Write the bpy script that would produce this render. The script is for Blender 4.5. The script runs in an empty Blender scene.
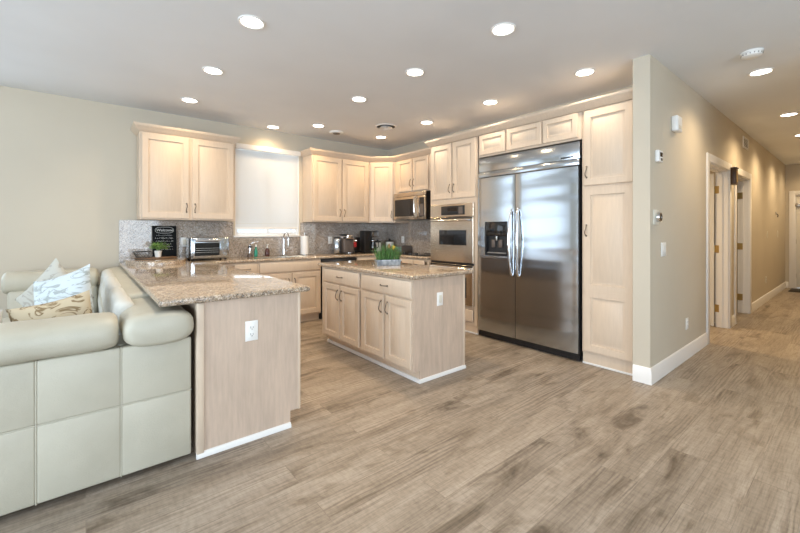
import bpy, bmesh, math, random
from mathutils import Matrix, Vector
random.seed(7)
C = bpy.context.scene.collection
R = math.radians
PI = math.pi

# ------------------------------------------------------------------ camera
cam = bpy.data.cameras.new('camera')
cam.lens = 17.195; cam.sensor_width = 36.0; cam.sensor_fit = 'HORIZONTAL'
cam.shift_y = -0.045; cam.clip_start = 0.05; cam.clip_end = 100
camo = bpy.data.objects.new('camera', cam); C.objects.link(camo)
camo.location = (0, 0, 1.30); camo.rotation_euler = (R(90), 0, R(-39.412))
bpy.context.scene.camera = camo

# ------------------------------------------------------------------ view, world, daylight
sc = bpy.context.scene
sc.view_settings.view_transform = 'Standard'
sc.view_settings.look = 'None'
sc.view_settings.exposure = 0.04
sc.view_settings.gamma = 1.0
sc.view_settings.use_curve_mapping = False
sc.cycles.max_bounces = 10; sc.cycles.diffuse_bounces = 6; sc.cycles.glossy_bounces = 5
sc.cycles.transparent_max_bounces = 8
sc.cycles.caustics_reflective = False; sc.cycles.caustics_refractive = False
sc.cycles.sample_clamp_indirect = 6.0
w = bpy.data.worlds.new('world'); sc.world = w; w.use_nodes = True
bg = w.node_tree.nodes['Background']
bg.inputs['Color'].default_value = (0.80, 0.90, 1.0, 1); bg.inputs['Strength'].default_value = 1.3
DAY = 1.0
LAMP = 1.0
WIN = [  # daylight through the big windows out of view: centre, size, rotation, watts
    ((-4.40, 0.6, 1.45), (4.6, 1.9), (0, R(-120), 0), 290),     # left glass wall
    ((-2.50, 5.80, 1.58), (3.5, 1.66), (R(-90), 0, 0), 30),    # window beside the sofa
    ((-0.6, -3.90, 1.45), (5.0, 1.9), (R(122), 0, 0), 250),
    ((2.10, 5.95, 1.95), (1.1, 1.4), (R(-90), 0, 0), 15),      # outside the kitchen window     # windows behind the viewer
]
for i, (loc, size, rot, watts) in enumerate(WIN):
    l = bpy.data.lights.new('window_daylight', 'AREA'); l.shape = 'RECTANGLE'
    l.size, l.size_y = size; l.energy = watts * DAY; l.color = (0.74, 0.87, 1.0)
    if abs(rot[1]) > .1: l.size, l.size_y = size[1], size[0]
    o = bpy.data.objects.new('window_daylight', l); C.objects.link(o); o.location = loc; o.rotation_euler = rot

# ------------------------------------------------------------------ helpers
WM = {}
def wm(o): return WM.get(o.name, Matrix.Identity(4))
def tagd(o, label=None, cat=None, group=None, kind=None):
    if label: o['label'] = label
    if cat: o['category'] = cat
    if group: o['group'] = group
    if kind: o['kind'] = kind
    return o
def thing(name, label, cat, loc=(0, 0, 0), rotz=0, group=None):
    o = bpy.data.objects.new(name, None); C.objects.link(o)
    o.empty_display_size = .1
    o.location = loc; o.rotation_euler = (0, 0, rotz)
    WM[o.name] = Matrix.Translation(loc) @ Matrix.Rotation(rotz, 4, 'Z')
    return tagd(o, label, cat, group)
def obj(name, bm, mat, parent=None, world=False, smooth=40, loc=None):
    """link bm as one mesh object; world=True: the coordinates are world ones, moved into the parent's frame"""
    M = Matrix.Identity(4)
    if parent is not None: M = wm(parent)
    if world: bmesh.ops.transform(bm, matrix=M.inverted(), verts=bm.verts)
    bmesh.ops.recalc_face_normals(bm, faces=bm.faces)
    me = bpy.data.meshes.new(name); bm.to_mesh(me); bm.free()
    if smooth:
        for p in me.polygons: p.use_smooth = True
        me.set_sharp_from_angle(angle=R(smooth))
    me.materials.append(mat)
    o = bpy.data.objects.new(name, me); C.objects.link(o)
    if parent is not None: o.parent = parent
    WM[o.name] = M.copy()
    return o
def solo(name, bm, mat, label, cat, loc, rotz=0, group=None, smooth=40):
    """a thing that is one mesh; bm in local coordinates"""
    o = obj(name, bm, mat, None, smooth=smooth); o.location = loc; o.rotation_euler = (0, 0, rotz)
    WM[o.name] = Matrix.Translation(loc) @ Matrix.Rotation(rotz, 4, 'Z')
    return tagd(o, label, cat, group)
def struct(name, bm, mat, parent=None, smooth=40):
    o = obj(name, bm, mat, parent, smooth=smooth)
    if parent is None: o['kind'] = 'structure'
    return o
def NB(): return bmesh.new()
def box(bm, x0, x1, y0, y1, z0, z1, bev=0, seg=2):
    vs = [bm.verts.new((x, y, z)) for x in (x0, x1) for y in (y0, y1) for z in (z0, z1)]
    f = [(0, 1, 3, 2), (4, 6, 7, 5), (0, 4, 5, 1), (2, 3, 7, 6), (0, 2, 6, 4), (1, 5, 7, 3)]
    fs = [bm.faces.new([vs[i] for i in q]) for q in f]
    if bev > 0:
        es = list({e for q in fs for e in q.edges})
        bmesh.ops.bevel(bm, geom=es, offset=bev, segments=seg, profile=.5, affect='EDGES')
    return bm
def bx(*a, **k): return box(NB(), *a, **k)
def frame_for(d):
    d = d.normalized(); u = d.orthogonal().normalized(); return u, d.cross(u)
def tube(bm, pts, r, n=10, caps=True):
    pts = [Vector(p) for p in pts]; rings = []
    u = None
    for i, p in enumerate(pts):
        d = (pts[min(i + 1, len(pts) - 1)] - pts[max(i - 1, 0)]).normalized()
        if u is None: u = d.orthogonal().normalized()
        else: u = (u - d * u.dot(d)).normalized()
        v = d.cross(u); rr = r[i] if isinstance(r, (list, tuple)) else r
        rings.append([bm.verts.new(p + u * math.cos(2 * PI * k / n) * rr + v * math.sin(2 * PI * k / n) * rr) for k in range(n)])
    for a, b in zip(rings, rings[1:]):
        for k in range(n): bm.faces.new((a[k], a[(k + 1) % n], b[(k + 1) % n], b[k]))
    if caps: bm.faces.new(rings[0][::-1]); bm.faces.new(rings[-1])
    return bm
def arc(c, r, a0, a1, n, ax='xz'):
    out = []
    for k in range(n + 1):
        a = a0 + (a1 - a0) * k / n; p = list(c)
        i, j = {'xz': (0, 2), 'yz': (1, 2), 'xy': (0, 1)}[ax]
        p[i] += r * math.cos(a); p[j] += r * math.sin(a); out.append(tuple(p))
    return out
def lathe(bm, prof, c=(0, 0, 0), n=28, close=True, sx=1, sy=1):
    rings = []
    for r, z in prof:
        rings.append([bm.verts.new((c[0] + r * sx * math.cos(2 * PI * k / n), c[1] + r * sy * math.sin(2 * PI * k / n), c[2] + z)) for k in range(n)])
    for a, b in zip(rings, rings[1:]):
        for k in range(n): bm.faces.new((a[k], a[(k + 1) % n], b[(k + 1) % n], b[k]))
    if close: bm.faces.new(rings[0][::-1]); bm.faces.new(rings[-1])
    return bm
def sweep(bm, path, prof, side=1):
    """prof = [(out, z)] swept along a flat polyline path with mitred corners, out to its right side"""
    P = [Vector((p[0], p[1])) for p in path]; rings = []
    for i, p in enumerate(P):
        ns = []
        if i > 0: d = (P[i] - P[i - 1]).normalized(); ns.append(Vector((d.y, -d.x)) * side)
        if i < len(P) - 1: d = (P[i + 1] - P[i]).normalized(); ns.append(Vector((d.y, -d.x)) * side)
        m = ns[0] if len(ns) == 1 else (ns[0] + ns[1]) / (1 + ns[0].dot(ns[1]))
        rings.append([bm.verts.new((p.x + m.x * o, p.y + m.y * o, z)) for o, z in prof])
    n = len(prof)
    for a, b in zip(rings, rings[1:]):
        for k in range(n): bm.faces.new((a[k], a[(k + 1) % n], b[(k + 1) % n], b[k]))
    bm.faces.new(rings[0][::-1]); bm.faces.new(rings[-1])
    return bm
def rings_rect(bm, x0, x1, z0, z1, steps):
    """nested rectangles facing -y: steps = [(inset, y)]; the last one is filled, the first open at the back is closed"""
    rs = []
    for s, y in steps:
        rs.append([bm.verts.new(p) for p in ((x0 + s, y, z0 + s), (x1 - s, y, z0 + s), (x1 - s, y, z1 - s), (x0 + s, y, z1 - s))])
    for a, b in zip(rs, rs[1:]):
        for k in range(4): bm.faces.new((a[k], a[(k + 1) % 4], b[(k + 1) % 4], b[k]))
    bm.faces.new(rs[-1]); bm.faces.new(rs[0][::-1])
    return bm

# ------------------------------------------------------------------ materials
def mat(name, col, rough=.5, metal=0, spec=.5, emit=None, coat=0):
    m = bpy.data.materials.new(name); m.use_nodes = True
    b = m.node_tree.nodes['Principled BSDF']
    b.inputs['Base Color'].default_value = (*col, 1); b.inputs['Roughness'].default_value = rough
    b.inputs['Metallic'].default_value = metal; b.inputs['Specular IOR Level'].default_value = spec
    b.inputs['Coat Weight'].default_value = coat
    if emit:
        b.inputs['Emission Color'].default_value = (*emit[0], 1); b.inputs['Emission Strength'].default_value = emit[1]
    return m
def nodes(m): return m.node_tree.nodes, m.node_tree.links, m.node_tree.nodes['Principled BSDF']
def coords(m, scale=(1, 1, 1), kind='Object'):
    n, l, b = nodes(m)
    t = n.new('ShaderNodeTexCoord'); mp = n.new('ShaderNodeMapping'); mp.inputs['Scale'].default_value = scale
    l.new(t.outputs[kind], mp.inputs['Vector']); return mp.outputs['Vector']
def noise(m, vec, scale, detail=4, rough=.5, dist=0):
    n, l, b = nodes(m); t = n.new('ShaderNodeTexNoise'); l.new(vec, t.inputs['Vector'])
    t.inputs['Scale'].default_value = scale; t.inputs['Detail'].default_value = detail
    t.inputs['Roughness'].default_value = rough; t.inputs['Distortion'].default_value = dist
    return t.outputs['Fac']
def ramp(m, fac, stops, interp='LINEAR'):
    n, l, b = nodes(m); r = n.new('ShaderNodeValToRGB'); l.new(fac, r.inputs['Fac']); r.color_ramp.interpolation = interp
    e = r.color_ramp.elements
    while len(e) < len(stops): e.new(.5)
    for i, (p, c) in enumerate(stops): e[i].position = p; e[i].color = (*c, 1)
    return r.outputs['Color']
def mixc(m, a, b_, fac, mode='MIX'):
    n, l, b = nodes(m); x = n.new('ShaderNodeMix'); x.data_type = 'RGBA'; x.blend_type = mode
    for s, v in ((0, fac), (6, a), (7, b_)):
        if hasattr(v, 'is_linked') or hasattr(v, 'links'): l.new(v, x.inputs[s])
        else: x.inputs[s].default_value = v if s == 0 else (*v, 1)
    return x.outputs[2]
def setc(m, out): n, l, b = nodes(m); l.new(out, b.inputs['Base Color'])
def bump(m, h, strength=.1, dist=.01):
    n, l, b = nodes(m); k = n.new('ShaderNodeBump'); k.inputs['Strength'].default_value = strength; k.inputs['Distance'].default_value = dist
    l.new(h, k.inputs['Height']); l.new(k.outputs['Normal'], b.inputs['Normal'])

def paint(name, c, rough=.85, amt=.03):
    m = mat(name, c, rough, spec=.2); v = coords(m); f = noise(m, v, 1.3, 3)
    setc(m, ramp(m, f, [(.3, tuple(x * (1 - amt) for x in c)), (.7, tuple(min(1, x * (1 + amt)) for x in c))]))
    bump(m, noise(m, v, 160, 2), .04, .003); return m
M_wall = paint('beige wall paint', (.575, .52, .425))
M_ceil = paint('white ceiling paint', (.765, .785, .81))
M_trim = mat('white trim paint', (.80, .79, .77), .35)
M_white = mat('white plastic', (.82, .82, .80), .35)
M_offwhite = mat('ivory plastic', (.70, .67, .58), .4)
M_black = mat('black plastic', (.012, .012, .013), .3)
M_dark = mat('painted recess shade', (.03, .027, .025), .7)  # near-black colour standing in for the shade inside the vents
M_bglass = mat('black glass', (.012, .013, .015), .05, spec=.6)

def wood(name, c, amt=.10, grain=1.0):
    m = mat(name, c, .42, spec=.4); v = coords(m, (1, 1, .10))
    f = noise(m, v, 55, 5, .6); g = noise(m, coords(m, (1, 1, .22)), 9, 3, .55, .8)
    a = ramp(m, f, [(.30, tuple(x * (1 - amt) for x in c)), (.68, tuple(min(1, x * (1 + amt * .6)) for x in c))])
    bb = ramp(m, g, [(.38, (1 - amt * grain,) * 3), (.60, (1, 1, 1))])
    setc(m, mixc(m, a, bb, 1.0, 'MULTIPLY')); bump(m, f, .03, .002); return m
M_cab = wood('pickled maple', (.64, .52, .402), .05, .5)
M_panel = wood('pickled maple veneer', (.575, .45, .355), .09, 1.1)

def granite(name, cols, dark=.0):
    m = mat(name, (.5, .4, .3), .06, spec=.5); n, l, b = nodes(m); v = coords(m)
    vo = n.new('ShaderNodeTexVoronoi'); vo.inputs['Scale'].default_value = 190; l.new(v, vo.inputs['Vector'])
    vo2 = n.new('ShaderNodeTexVoronoi'); vo2.inputs['Scale'].default_value = 95; l.new(v, vo2.inputs['Vector'])
    sep = n.new('ShaderNodeSeparateColor'); l.new(vo.outputs['Color'], sep.inputs['Color'])
    sep2 = n.new('ShaderNodeSeparateColor'); l.new(vo2.outputs['Color'], sep2.inputs['Color'])
    a = ramp(m, sep.outputs[0], cols, 'CONSTANT'); c2 = ramp(m, sep2.outputs[0], cols, 'CONSTANT')
    col = mixc(m, a, c2, .4)
    big = ramp(m, noise(m, v, 6, 3), [(.35, (.90, .88, .86)), (.65, (1.06, 1.04, 1.0))])
    setc(m, mixc(m, col, big, 1.0, 'MULTIPLY')); return m
M_gran = granite('tan granite', [(0, (.03, .024, .02)), (.11, (.22, .15, .10)), (.30, (.40, .305, .215)), (.54, (.53, .435, .33)), (.78, (.30, .275, .255)), (.90, (.72, .66, .57))])
M_splash = granite('daylit tan granite', [(0, (.06, .052, .048)), (.12, (.28, .225, .18)), (.34, (.43, .365, .31)), (.56, (.53, .48, .44)), (.76, (.31, .30, .30)), (.88, (.66, .63, .60))])  # counter granite again, daylight's grey cast and extra brightness put into the colour

def steel(name, c=(.60, .60, .61), rough=.22, wav=.0):
    m = mat(name, c, rough, 1.0); n, l, b = nodes(m)
    f = noise(m, coords(m, (1, 1, 70)), 14, 3)
    r = n.new('ShaderNodeMapRange'); l.new(f, r.inputs[0]); r.inputs[3].default_value = rough - .06; r.inputs[4].default_value = rough + .08
    l.new(r.outputs[0], b.inputs['Roughness'])
    if wav: bump(m, noise(m, coords(m, (.25, .25, 2.2)), 2.0, 1), wav, .02)
    return m
M_steel = steel('brushed stainless steel', (.50, .54, .585), .16, .8)
M_steel2 = steel('warm stainless steel', (.60, .525, .43), .22)
M_chrome = mat('polished chrome', (.75, .75, .76), .08, 1.0)
M_nickel = mat('brushed nickel', (.46, .44, .41), .28, 1.0)
M_pull = mat('antique pewter', (.17, .145, .12), .32, 1.0)
M_brass = mat('brass', (.60, .42, .17), .3, 1.0)

def floor_mat():
    m = mat('grey oak vinyl planks', (.4, .33, .26), .42, spec=.35); n, l, b = nodes(m)
    v = coords(m)
    br = n.new('ShaderNodeTexBrick'); l.new(v, br.inputs['Vector']); br.inputs['Scale'].default_value = 1
    br.inputs['Brick Width'].default_value = 1.35; br.inputs['Row Height'].default_value = .185
    br.inputs['Mortar Size'].default_value = .0016; br.inputs['Mortar Smooth'].default_value = .2; br.inputs['Bias'].default_value = 0
    br.offset = .37; br.offset_frequency = 2
    br.inputs['Color1'].default_value = (0, 0, 0, 1); br.inputs['Color2'].default_value = (1, 1, 1, 1); br.inputs['Mortar'].default_value = (.5, .5, .5, 1)
    sep = n.new('ShaderNodeSeparateColor'); l.new(br.outputs['Color'], sep.inputs['Color']); rnd = sep.outputs[0]
    # each plank takes its own slice of the grain
    mul = n.new('ShaderNodeMath'); mul.operation = 'MULTIPLY'; mul.inputs[1].default_value = 37.0; l.new(rnd, mul.inputs[0])
    comb = n.new('ShaderNodeCombineXYZ'); l.new(mul.outputs[0], comb.inputs[2]); l.new(mul.outputs[0], comb.inputs[0])
    add = n.new('ShaderNodeVectorMath'); add.operation = 'ADD'; l.new(v, add.inputs[0]); l.new(comb.outputs[0], add.inputs[1])
    def mp(s):
        k = n.new('ShaderNodeMapping'); k.inputs['Scale'].default_value = s; l.new(add.outputs[0], k.inputs['Vector']); return k.outputs['Vector']
    fine = noise(m, mp((3.0, 60, 1)), 2.0, 6, .65)
    hatch = noise(m, mp((26, 9, 1)), 2.0, 3, .6)
    mid = noise(m, mp((.55, 4.5, 1)), 1.5, 4, .55, .8)
    smudge = noise(m, mp((1.0, 3.6, 1)), 1.7, 5, .62, 1.1)
    wv = n.new('ShaderNodeTexWave'); wv.wave_type = 'BANDS'; wv.bands_direction = 'Y'; l.new(mp((.30, 2.4, 1)), wv.inputs['Vector'])
    wv.inputs['Scale'].default_value = 5.0; wv.inputs['Distortion'].default_value = 12; wv.inputs['Detail'].default_value = 4; wv.inputs['Detail Scale'].default_value = .9
    c = ramp(m, mid, [(.30, (.235, .190, .146)), (.50, (.315, .260, .205)), (.70, (.38, .322, .262))])
    c = mixc(m, c, ramp(m, fine, [(.32, (.60, .57, .54)), (.50, (1.0, 1.0, 1.0)), (.70, (1.16, 1.16, 1.16))]), .75, 'MULTIPLY')
    c = mixc(m, c, ramp(m, hatch, [(.35, (.85, .85, .84)), (.6, (1.06, 1.06, 1.06))]), .8, 'MULTIPLY')
    grain = ramp(m, wv.outputs['Fac'], [(.0, (.66, .63, .61)), (.45, (1.0, 1.0, 1.0)), (1, (1.10, 1.10, 1.10))])
    gmask = ramp(m, noise(m, mp((.5, 2.0, 1)), 1.3, 2), [(.50, (0, 0, 0)), (.62, (.85, .85, .85))])
    c = mixc(m, c, mixc(m, c, grain, 1.0, 'MULTIPLY'), gmask)
    c = mixc(m, c, ramp(m, smudge, [(.29, (.40, .36, .32)), (.40, (.80, .78, .75)), (.49, (1.02, 1.02, 1.02))]), .95, 'MULTIPLY')
    c = mixc(m, c, ramp(m, rnd, [(0, (.93, .93, .93)), (1, (1.06, 1.06, 1.06))]), 1.0, 'MULTIPLY')
    fm = n.new('ShaderNodeMath'); fm.operation = 'MULTIPLY'; fm.inputs[1].default_value = .35; l.new(br.outputs['Fac'], fm.inputs[0])
    c = mixc(m, c, (.12, .09, .07), fm.outputs[0])
    setc(m, c); bump(m, fine, .06, .003)
    return m
M_floor = floor_mat()

def leather():
    m = mat('cream leather', (.56, .55, .465), .42, spec=.45); v = coords(m)
    f = noise(m, v, 5, 4); setc(m, ramp(m, f, [(.3, (.44, .415, .335)), (.7, (.49, .465, .38))]))
    n, l, b = nodes(m)
    mx = n.new('ShaderNodeMath'); mx.operation = 'ADD'
    h1 = noise(m, v, 220, 2); h2 = noise(m, v, 9, 3, .6, .6)
    s = n.new('ShaderNodeMath'); s.operation = 'MULTIPLY'; s.inputs[1].default_value = 3.0; l.new(h2, s.inputs[0])
    l.new(h1, mx.inputs[0]); l.new(s.outputs[0], mx.inputs[1]); bump(m, mx.outputs[0], .16, .006); return m
M_leather = leather()
def fabric(name, base, marks, scale, thr, dist=2.0, stretch=(1, 1, 1)):
    m = mat(name, base, .9, spec=.1); v = coords(m, stretch)
    f = noise(m, v, scale, 3, .5, dist)
    setc(m, ramp(m, f, [(thr - .04, base), (thr, marks), (thr + .045, marks), (thr + .075, base)])); bump(m, noise(m, coords(m), 300, 2), .1, .002); return m
M_pil_blue = fabric('white blue leaf print', (.53, .58, .60), (.34, .37, .36), 9, .56, 1.2, (1, 2.2, 1))
M_pil_tan = fabric('tan vine print', (.50, .42, .295), (.22, .155, .085), 7, .52, 3.0)
M_pil_grey = fabric('grey beige leaf print', (.46, .445, .39), (.36, .34, .30), 9, .55, 1.5)
M_cush = mat('ivory seat cloth', (.56, .555, .51), .7)

def blind_mat():
    m = bpy.data.materials.new('white roller blind cloth'); m.use_nodes = True; n, l = m.node_tree.nodes, m.node_tree.links
    n.clear(); o = n.new('ShaderNodeOutputMaterial'); d = n.new('ShaderNodeBsdfDiffuse'); t = n.new('ShaderNodeBsdfTranslucent'); mx = n.new('ShaderNodeMixShader')
    d.inputs['Color'].default_value = (.80, .80, .79, 1); t.inputs['Color'].default_value = (.70, .72, .72, 1); mx.inputs[0].default_value = .35
    l.new(d.outputs[0], mx.inputs[1]); l.new(t.outputs[0], mx.inputs[2]); l.new(mx.outputs[0], o.inputs['Surface']); return m
M_blind = blind_mat()
def glass_mat(name, tint=(1, 1, 1), gloss=.08, rough=.02):
    m = bpy.data.materials.new(name); m.use_nodes = True; n, l = m.node_tree.nodes, m.node_tree.links
    n.clear(); o = n.new('ShaderNodeOutputMaterial'); g = n.new('ShaderNodeBsdfGlossy'); t = n.new('ShaderNodeBsdfTransparent'); mx = n.new('ShaderNodeMixShader')
    g.inputs['Roughness'].default_value = rough; t.inputs['Color'].default_value = (*tint, 1); mx.inputs[0].default_value = gloss
    l.new(t.outputs[0], mx.inputs[1]); l.new(g.outputs[0], mx.inputs[2]); l.new(mx.outputs[0], o.inputs['Surface']); return m
M_pane = glass_mat('window glass')
M_glass = glass_mat('clear glass', (.75, .80, .80), .15)
M_smoke = glass_mat('smoked glass', (.22, .25, .25), .15)
M_lens = mat('lit lamp lens', (.9, .9, .9), .4, emit=((1.0, .93, .80), 9.0))
M_leaf = mat('green leaf', (.10, .22, .045), .5); setc(M_leaf, ramp(M_leaf, noise(M_leaf, coords(M_leaf), 25, 2), [(.3, (.06, .15, .03)), (.7, (.22, .38, .09))]))
M_grass = mat('green grass blade', (.08, .22, .05), .5); setc(M_grass, ramp(M_grass, noise(M_grass, coords(M_grass), 40, 2), [(.3, (.02, .075, .02)), (.7, (.12, .28, .07))]))
M_zinc = mat('galvanised zinc', (.40, .43, .46), .45, .5); setc(M_zinc, ramp(M_zinc, noise(M_zinc, coords(M_zinc), 30, 3), [(.35, (.15, .175, .20)), (.65, (.36, .40, .43))]))
M_brown = wood('dark walnut', (.20, .11, .055), .3, 1)
M_walnut = wood('nearly black wood', (.075, .04, .02), .3, 1)
M_soil = mat('dark soil', (.05, .035, .025), .9)
M_chalk = mat('white chalk lettering', (.80, .80, .78), .8)
M_board = mat('black chalkboard', (.010, .011, .012), .85, spec=.15)
M_wire = mat('black wire', (.015, .014, .014), .4)
M_paper = mat('white paper', (.82, .82, .81), .9)
M_green = mat('green bottle plastic', (.02, .30, .20), .3)
M_amber = mat('dark amber soap bottle', (.09, .035, .03), .15)
M_red = mat('red plastic', (.35, .02, .02), .35)
M_taupe = mat('dark taupe plastic', (.11, .09, .08), .35)
M_ceram = mat('white ceramic', (.78, .77, .74), .25)
M_lemon = mat('yellow peel', (.70, .50, .05), .45)
M_pear = mat('brown peel', (.22, .10, .04), .5)
M_doorw = mat('white door paint', (.74, .72, .67), .4)
M_mat = mat('dark doormat', (.04, .035, .03), .95)
M_rubber = mat('black rubber', (.01, .01, .01), .6)

# ------------------------------------------------------------------ the setting
HC = 2.79; YB = 5.64; XR = 4.34; YH = 1.152; YHI = 1.285
struct('floor', bx(-4.6, 12.5, -4.1, 5.8, -.10, 0), M_floor)
struct('ceiling', bx(-4.6, 12.5, -4.1, 5.8, HC, HC + .1), M_ceil)
def wall(name, axis, a0, a1, t0, t1, holes=(), m=None):
    bm = NB(); cuts = sorted([a0, a1] + [h[0] for h in holes] + [h[1] for h in holes])
    def put(u0, u1, z0, z1):
        if axis == 'x': box(bm, u0, u1, t0, t1, z0, z1)
        else: box(bm, t0, t1, u0, u1, z0, z1)
    for u0, u1 in zip(cuts, cuts[1:]):
        if u1 - u0 < 1e-4: continue
        hs = [h for h in holes if h[0] <= u0 + 1e-5 and h[1] >= u1 - 1e-5]
        if not hs: put(u0, u1, 0, HC)
        else:
            h = hs[0]
            if h[2] > 0: put(u0, u1, 0, h[2])
            if h[3] < HC: put(u0, u1, h[3], HC)
    bmesh.ops.remove_doubles(bm, verts=bm.verts, dist=1e-5)
    return struct(name, bm, m or M_wall)
WX0, WX1, WZ0, WZ1 = 1.625, 2.585, 1.215, 2.505
wall('wall_back', 'x', -4.6, 12.5, YB, YB + .14, [(-4.25, -.75, .75, 2.4), (WX0, WX1, WZ0, WZ1)])
wall('wall_kitchen_side', 'y', YHI, YB, XR, XR + .12)
D1, D2 = (5.555, 6.60), (7.02, 8.02)
wall('wall_hall', 'x', 3.68, 12.3, YH, YHI, [(D1[0], D1[1], 0, 2.10), (D2[0], D2[1], 0, 2.10)])
wall('wall_end', 'y', -.15, YB, 12.30, 12.42, [(.08, 1.0, 0, 2.10)])
wall('wall_partition', 'y', YHI, YB, 6.80, 6.90)
wall('wall_left', 'y', -4.0, YB, -4.60, -4.48, [(-1.8, 3.0, .45, 2.45)])
wall('wall_rear', 'x', -4.48, 4.40, -4.12, -4.0, [(-3.2, 2.0, .45, 2.45)])
wall('wall_right', 'y', -4.0, -.12, 4.40, 4.52)
wall('wall_hall_opposite', 'x', 4.40, 12.30, -.12, -.0)
# window frames out of view (openings to the daylight)
def win_frame(name, axis, a0, a1, z0, z1, t, n):
    bm = NB()
    def put(u0, u1, za, zb):
        if axis == 'x': box(bm, u0, u1, t, t + .06, za, zb)
        else: box(bm, t, t + .06, u0, u1, za, zb)
    put(a0, a1, z0, z0 + .05); put(a0, a1, z1 - .05, z1)
    for k in range(n + 1):
        u = a0 + (a1 - a0 - .05) * k / n; put(u, u + .05, z0 + .05, z1 - .05)
    struct(name, bm, M_trim)
win_frame('window_1', 'x', -4.25, -.75, .75, 2.4, YB + .05, 2)
o = bpy.data.objects['window_1']; bm = NB(); bm.from_mesh(o.data); box(bm, -4.2, -.80, YB + .05, YB + .11, 1.98, 2.06); bm.to_mesh(o.data); bm.free()  # added unseen transom bar, splits the bright window reflection on the refrigerator
win_frame('window_2', 'y', -1.8, 3.0, .45, 2.45, -4.57, 4)
win_frame('window_3', 'x', -3.2, 2.0, .45, 2.45, -4.09, 4)

# kitchen window: frame, panes, sill; the blind is its own thing
bm = NB()
for a in ((WX0, WX0 + .045, WZ0, WZ1), (WX1 - .045, WX1, WZ0, WZ1), (WX0 + .045, WX1 - .045, WZ0, WZ0 + .06), (WX0 + .045, WX1 - .045, WZ1 - .05, WZ1)):
    box(bm, a[0], a[1], YB + .045, YB + .10, a[2], a[3], .004)
box(bm, 2.085, 2.125, YB + .05, YB + .095, WZ0 + .06, WZ1 - .05)
wf = struct('window_4', bm, M_trim)
bm = NB(); box(bm, WX0 + .045, 2.085, YB + .07, YB + .076, WZ0 + .06, WZ1 - .05); box(bm, 2.125, WX1 - .045, YB + .07, YB + .076, WZ0 + .06, WZ1 - .05)
obj('window_pane', bm, M_pane, wf)
obj('window_sill', bx(WX0 - .03, WX1 + .015, YB - .035, YB + .045, WZ0 - .012, WZ0 + .012, .005), M_trim, wf)
bm = NB(); box(bm, WX0 + .001, WX0 + .012, YB + .0, YB + .045, WZ0 + .012, WZ1); box(bm, WX1 - .012, WX1 - .001, YB, YB + .045, WZ0 + .012, WZ1)
obj('jamb', bm, M_trim, wf)
bl = thing('roller_blind', 'white roller blind drawn nearly all the way down over the kitchen window', 'blind', (2.10, YB - .02, 1.33))
obj('blind_cloth', bx(WX0 + .016, WX1 - .016, YB + .010, YB + .012, 1.345, 2.45), M_blind, bl, True)
obj('head_rail', bx(WX0 - .005, WX1 + .005, YB - .055, YB - .004, 2.455, 2.53, .008), M_trim, bl, True)
obj('bottom_bar', bx(WX0 + .016, WX1 - .016, YB + .002, YB + .020, 1.318, 1.345, .005), M_white, bl, True)
bm = NB()
for s in (1.345, 1.40): box(bm, WX0 + .016, WX1 - .016, YB + .008, YB + .0099, s, s + .004)
obj('hem_seam', bm, M_offwhite, bl, True)

# baseboards (profile out, z)
BB = [(0, 0), (.016, 0), (.016, .102), (.012, .111), (.012, .123), (.006, .134), (0, .138)]
def baseboard(name, path): struct(name, sweep(NB(), path, BB), M_trim)
baseboard('baseboard_hall_near', [(3.68, 1.281), (3.68, YH), (D1[0] - .096, YH)])
baseboard('baseboard_hall_middle', [(D1[1] + .096, YH), (D2[0] - .096, YH)])
baseboard('baseboard_hall_far', [(D2[1] + .096, YH), (12.30, YH), (12.30, 1.10)])
baseboard('baseboard_back', [(-4.48, YB), (.285, YB)])
# casings of the two side doors and the end door
def casing(name, axis, a0, a1, z1, t, sgn, wdt=.09, jamb=None):
    bm = NB()
    def put(u0, u1, v0, v1, za, zb, bev=.004):
        if axis == 'x': box(bm, u0, u1, min(v0, v1), max(v0, v1), za, zb, bev)
        else: box(bm, min(v0, v1), max(v0, v1), u0, u1, za, zb, bev)
    tt = t + sgn * .018
    put(a0 - wdt, a0 + .004, t, tt, 0, z1 + wdt); put(a1 - .004, a1 + wdt, t, tt, 0, z1 + wdt); put(a0 + .004, a1 - .004, t, tt, z1 - .004, z1 + wdt)
    if jamb is not None:
        put(a0, a0 + .018, t, jamb, 0, z1, 0); put(a1 - .018, a1, t, jamb, 0, z1, 0); put(a0 + .018, a1 - .018, t, jamb, z1 - .018, z1, 0)
        mid = t + (jamb - t) * .45   # door stops
        put(a0 + .018, a0 + .030, mid, mid + (jamb - t) * .25, 0, z1 - .018, 0); put(a1 - .030, a1 - .018, mid, mid + (jamb - t) * .25, 0, z1 - .018, 0); put(a0 + .03, a1 - .03, mid, mid + (jamb - t) * .25, z1 - .030, z1 - .018, 0)
    return struct(name, bm, M_trim)
casing('trim_1', 'x', D1[0], D1[1], 2.10, YH, -1, jamb=YHI)
casing('trim_2', 'x', D2[0], D2[1], 2.10, YH, -1, jamb=YHI)
casing('trim_3', 'y', .08, 1.0, 2.10, 12.30, -1, jamb=12.40)
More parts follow.
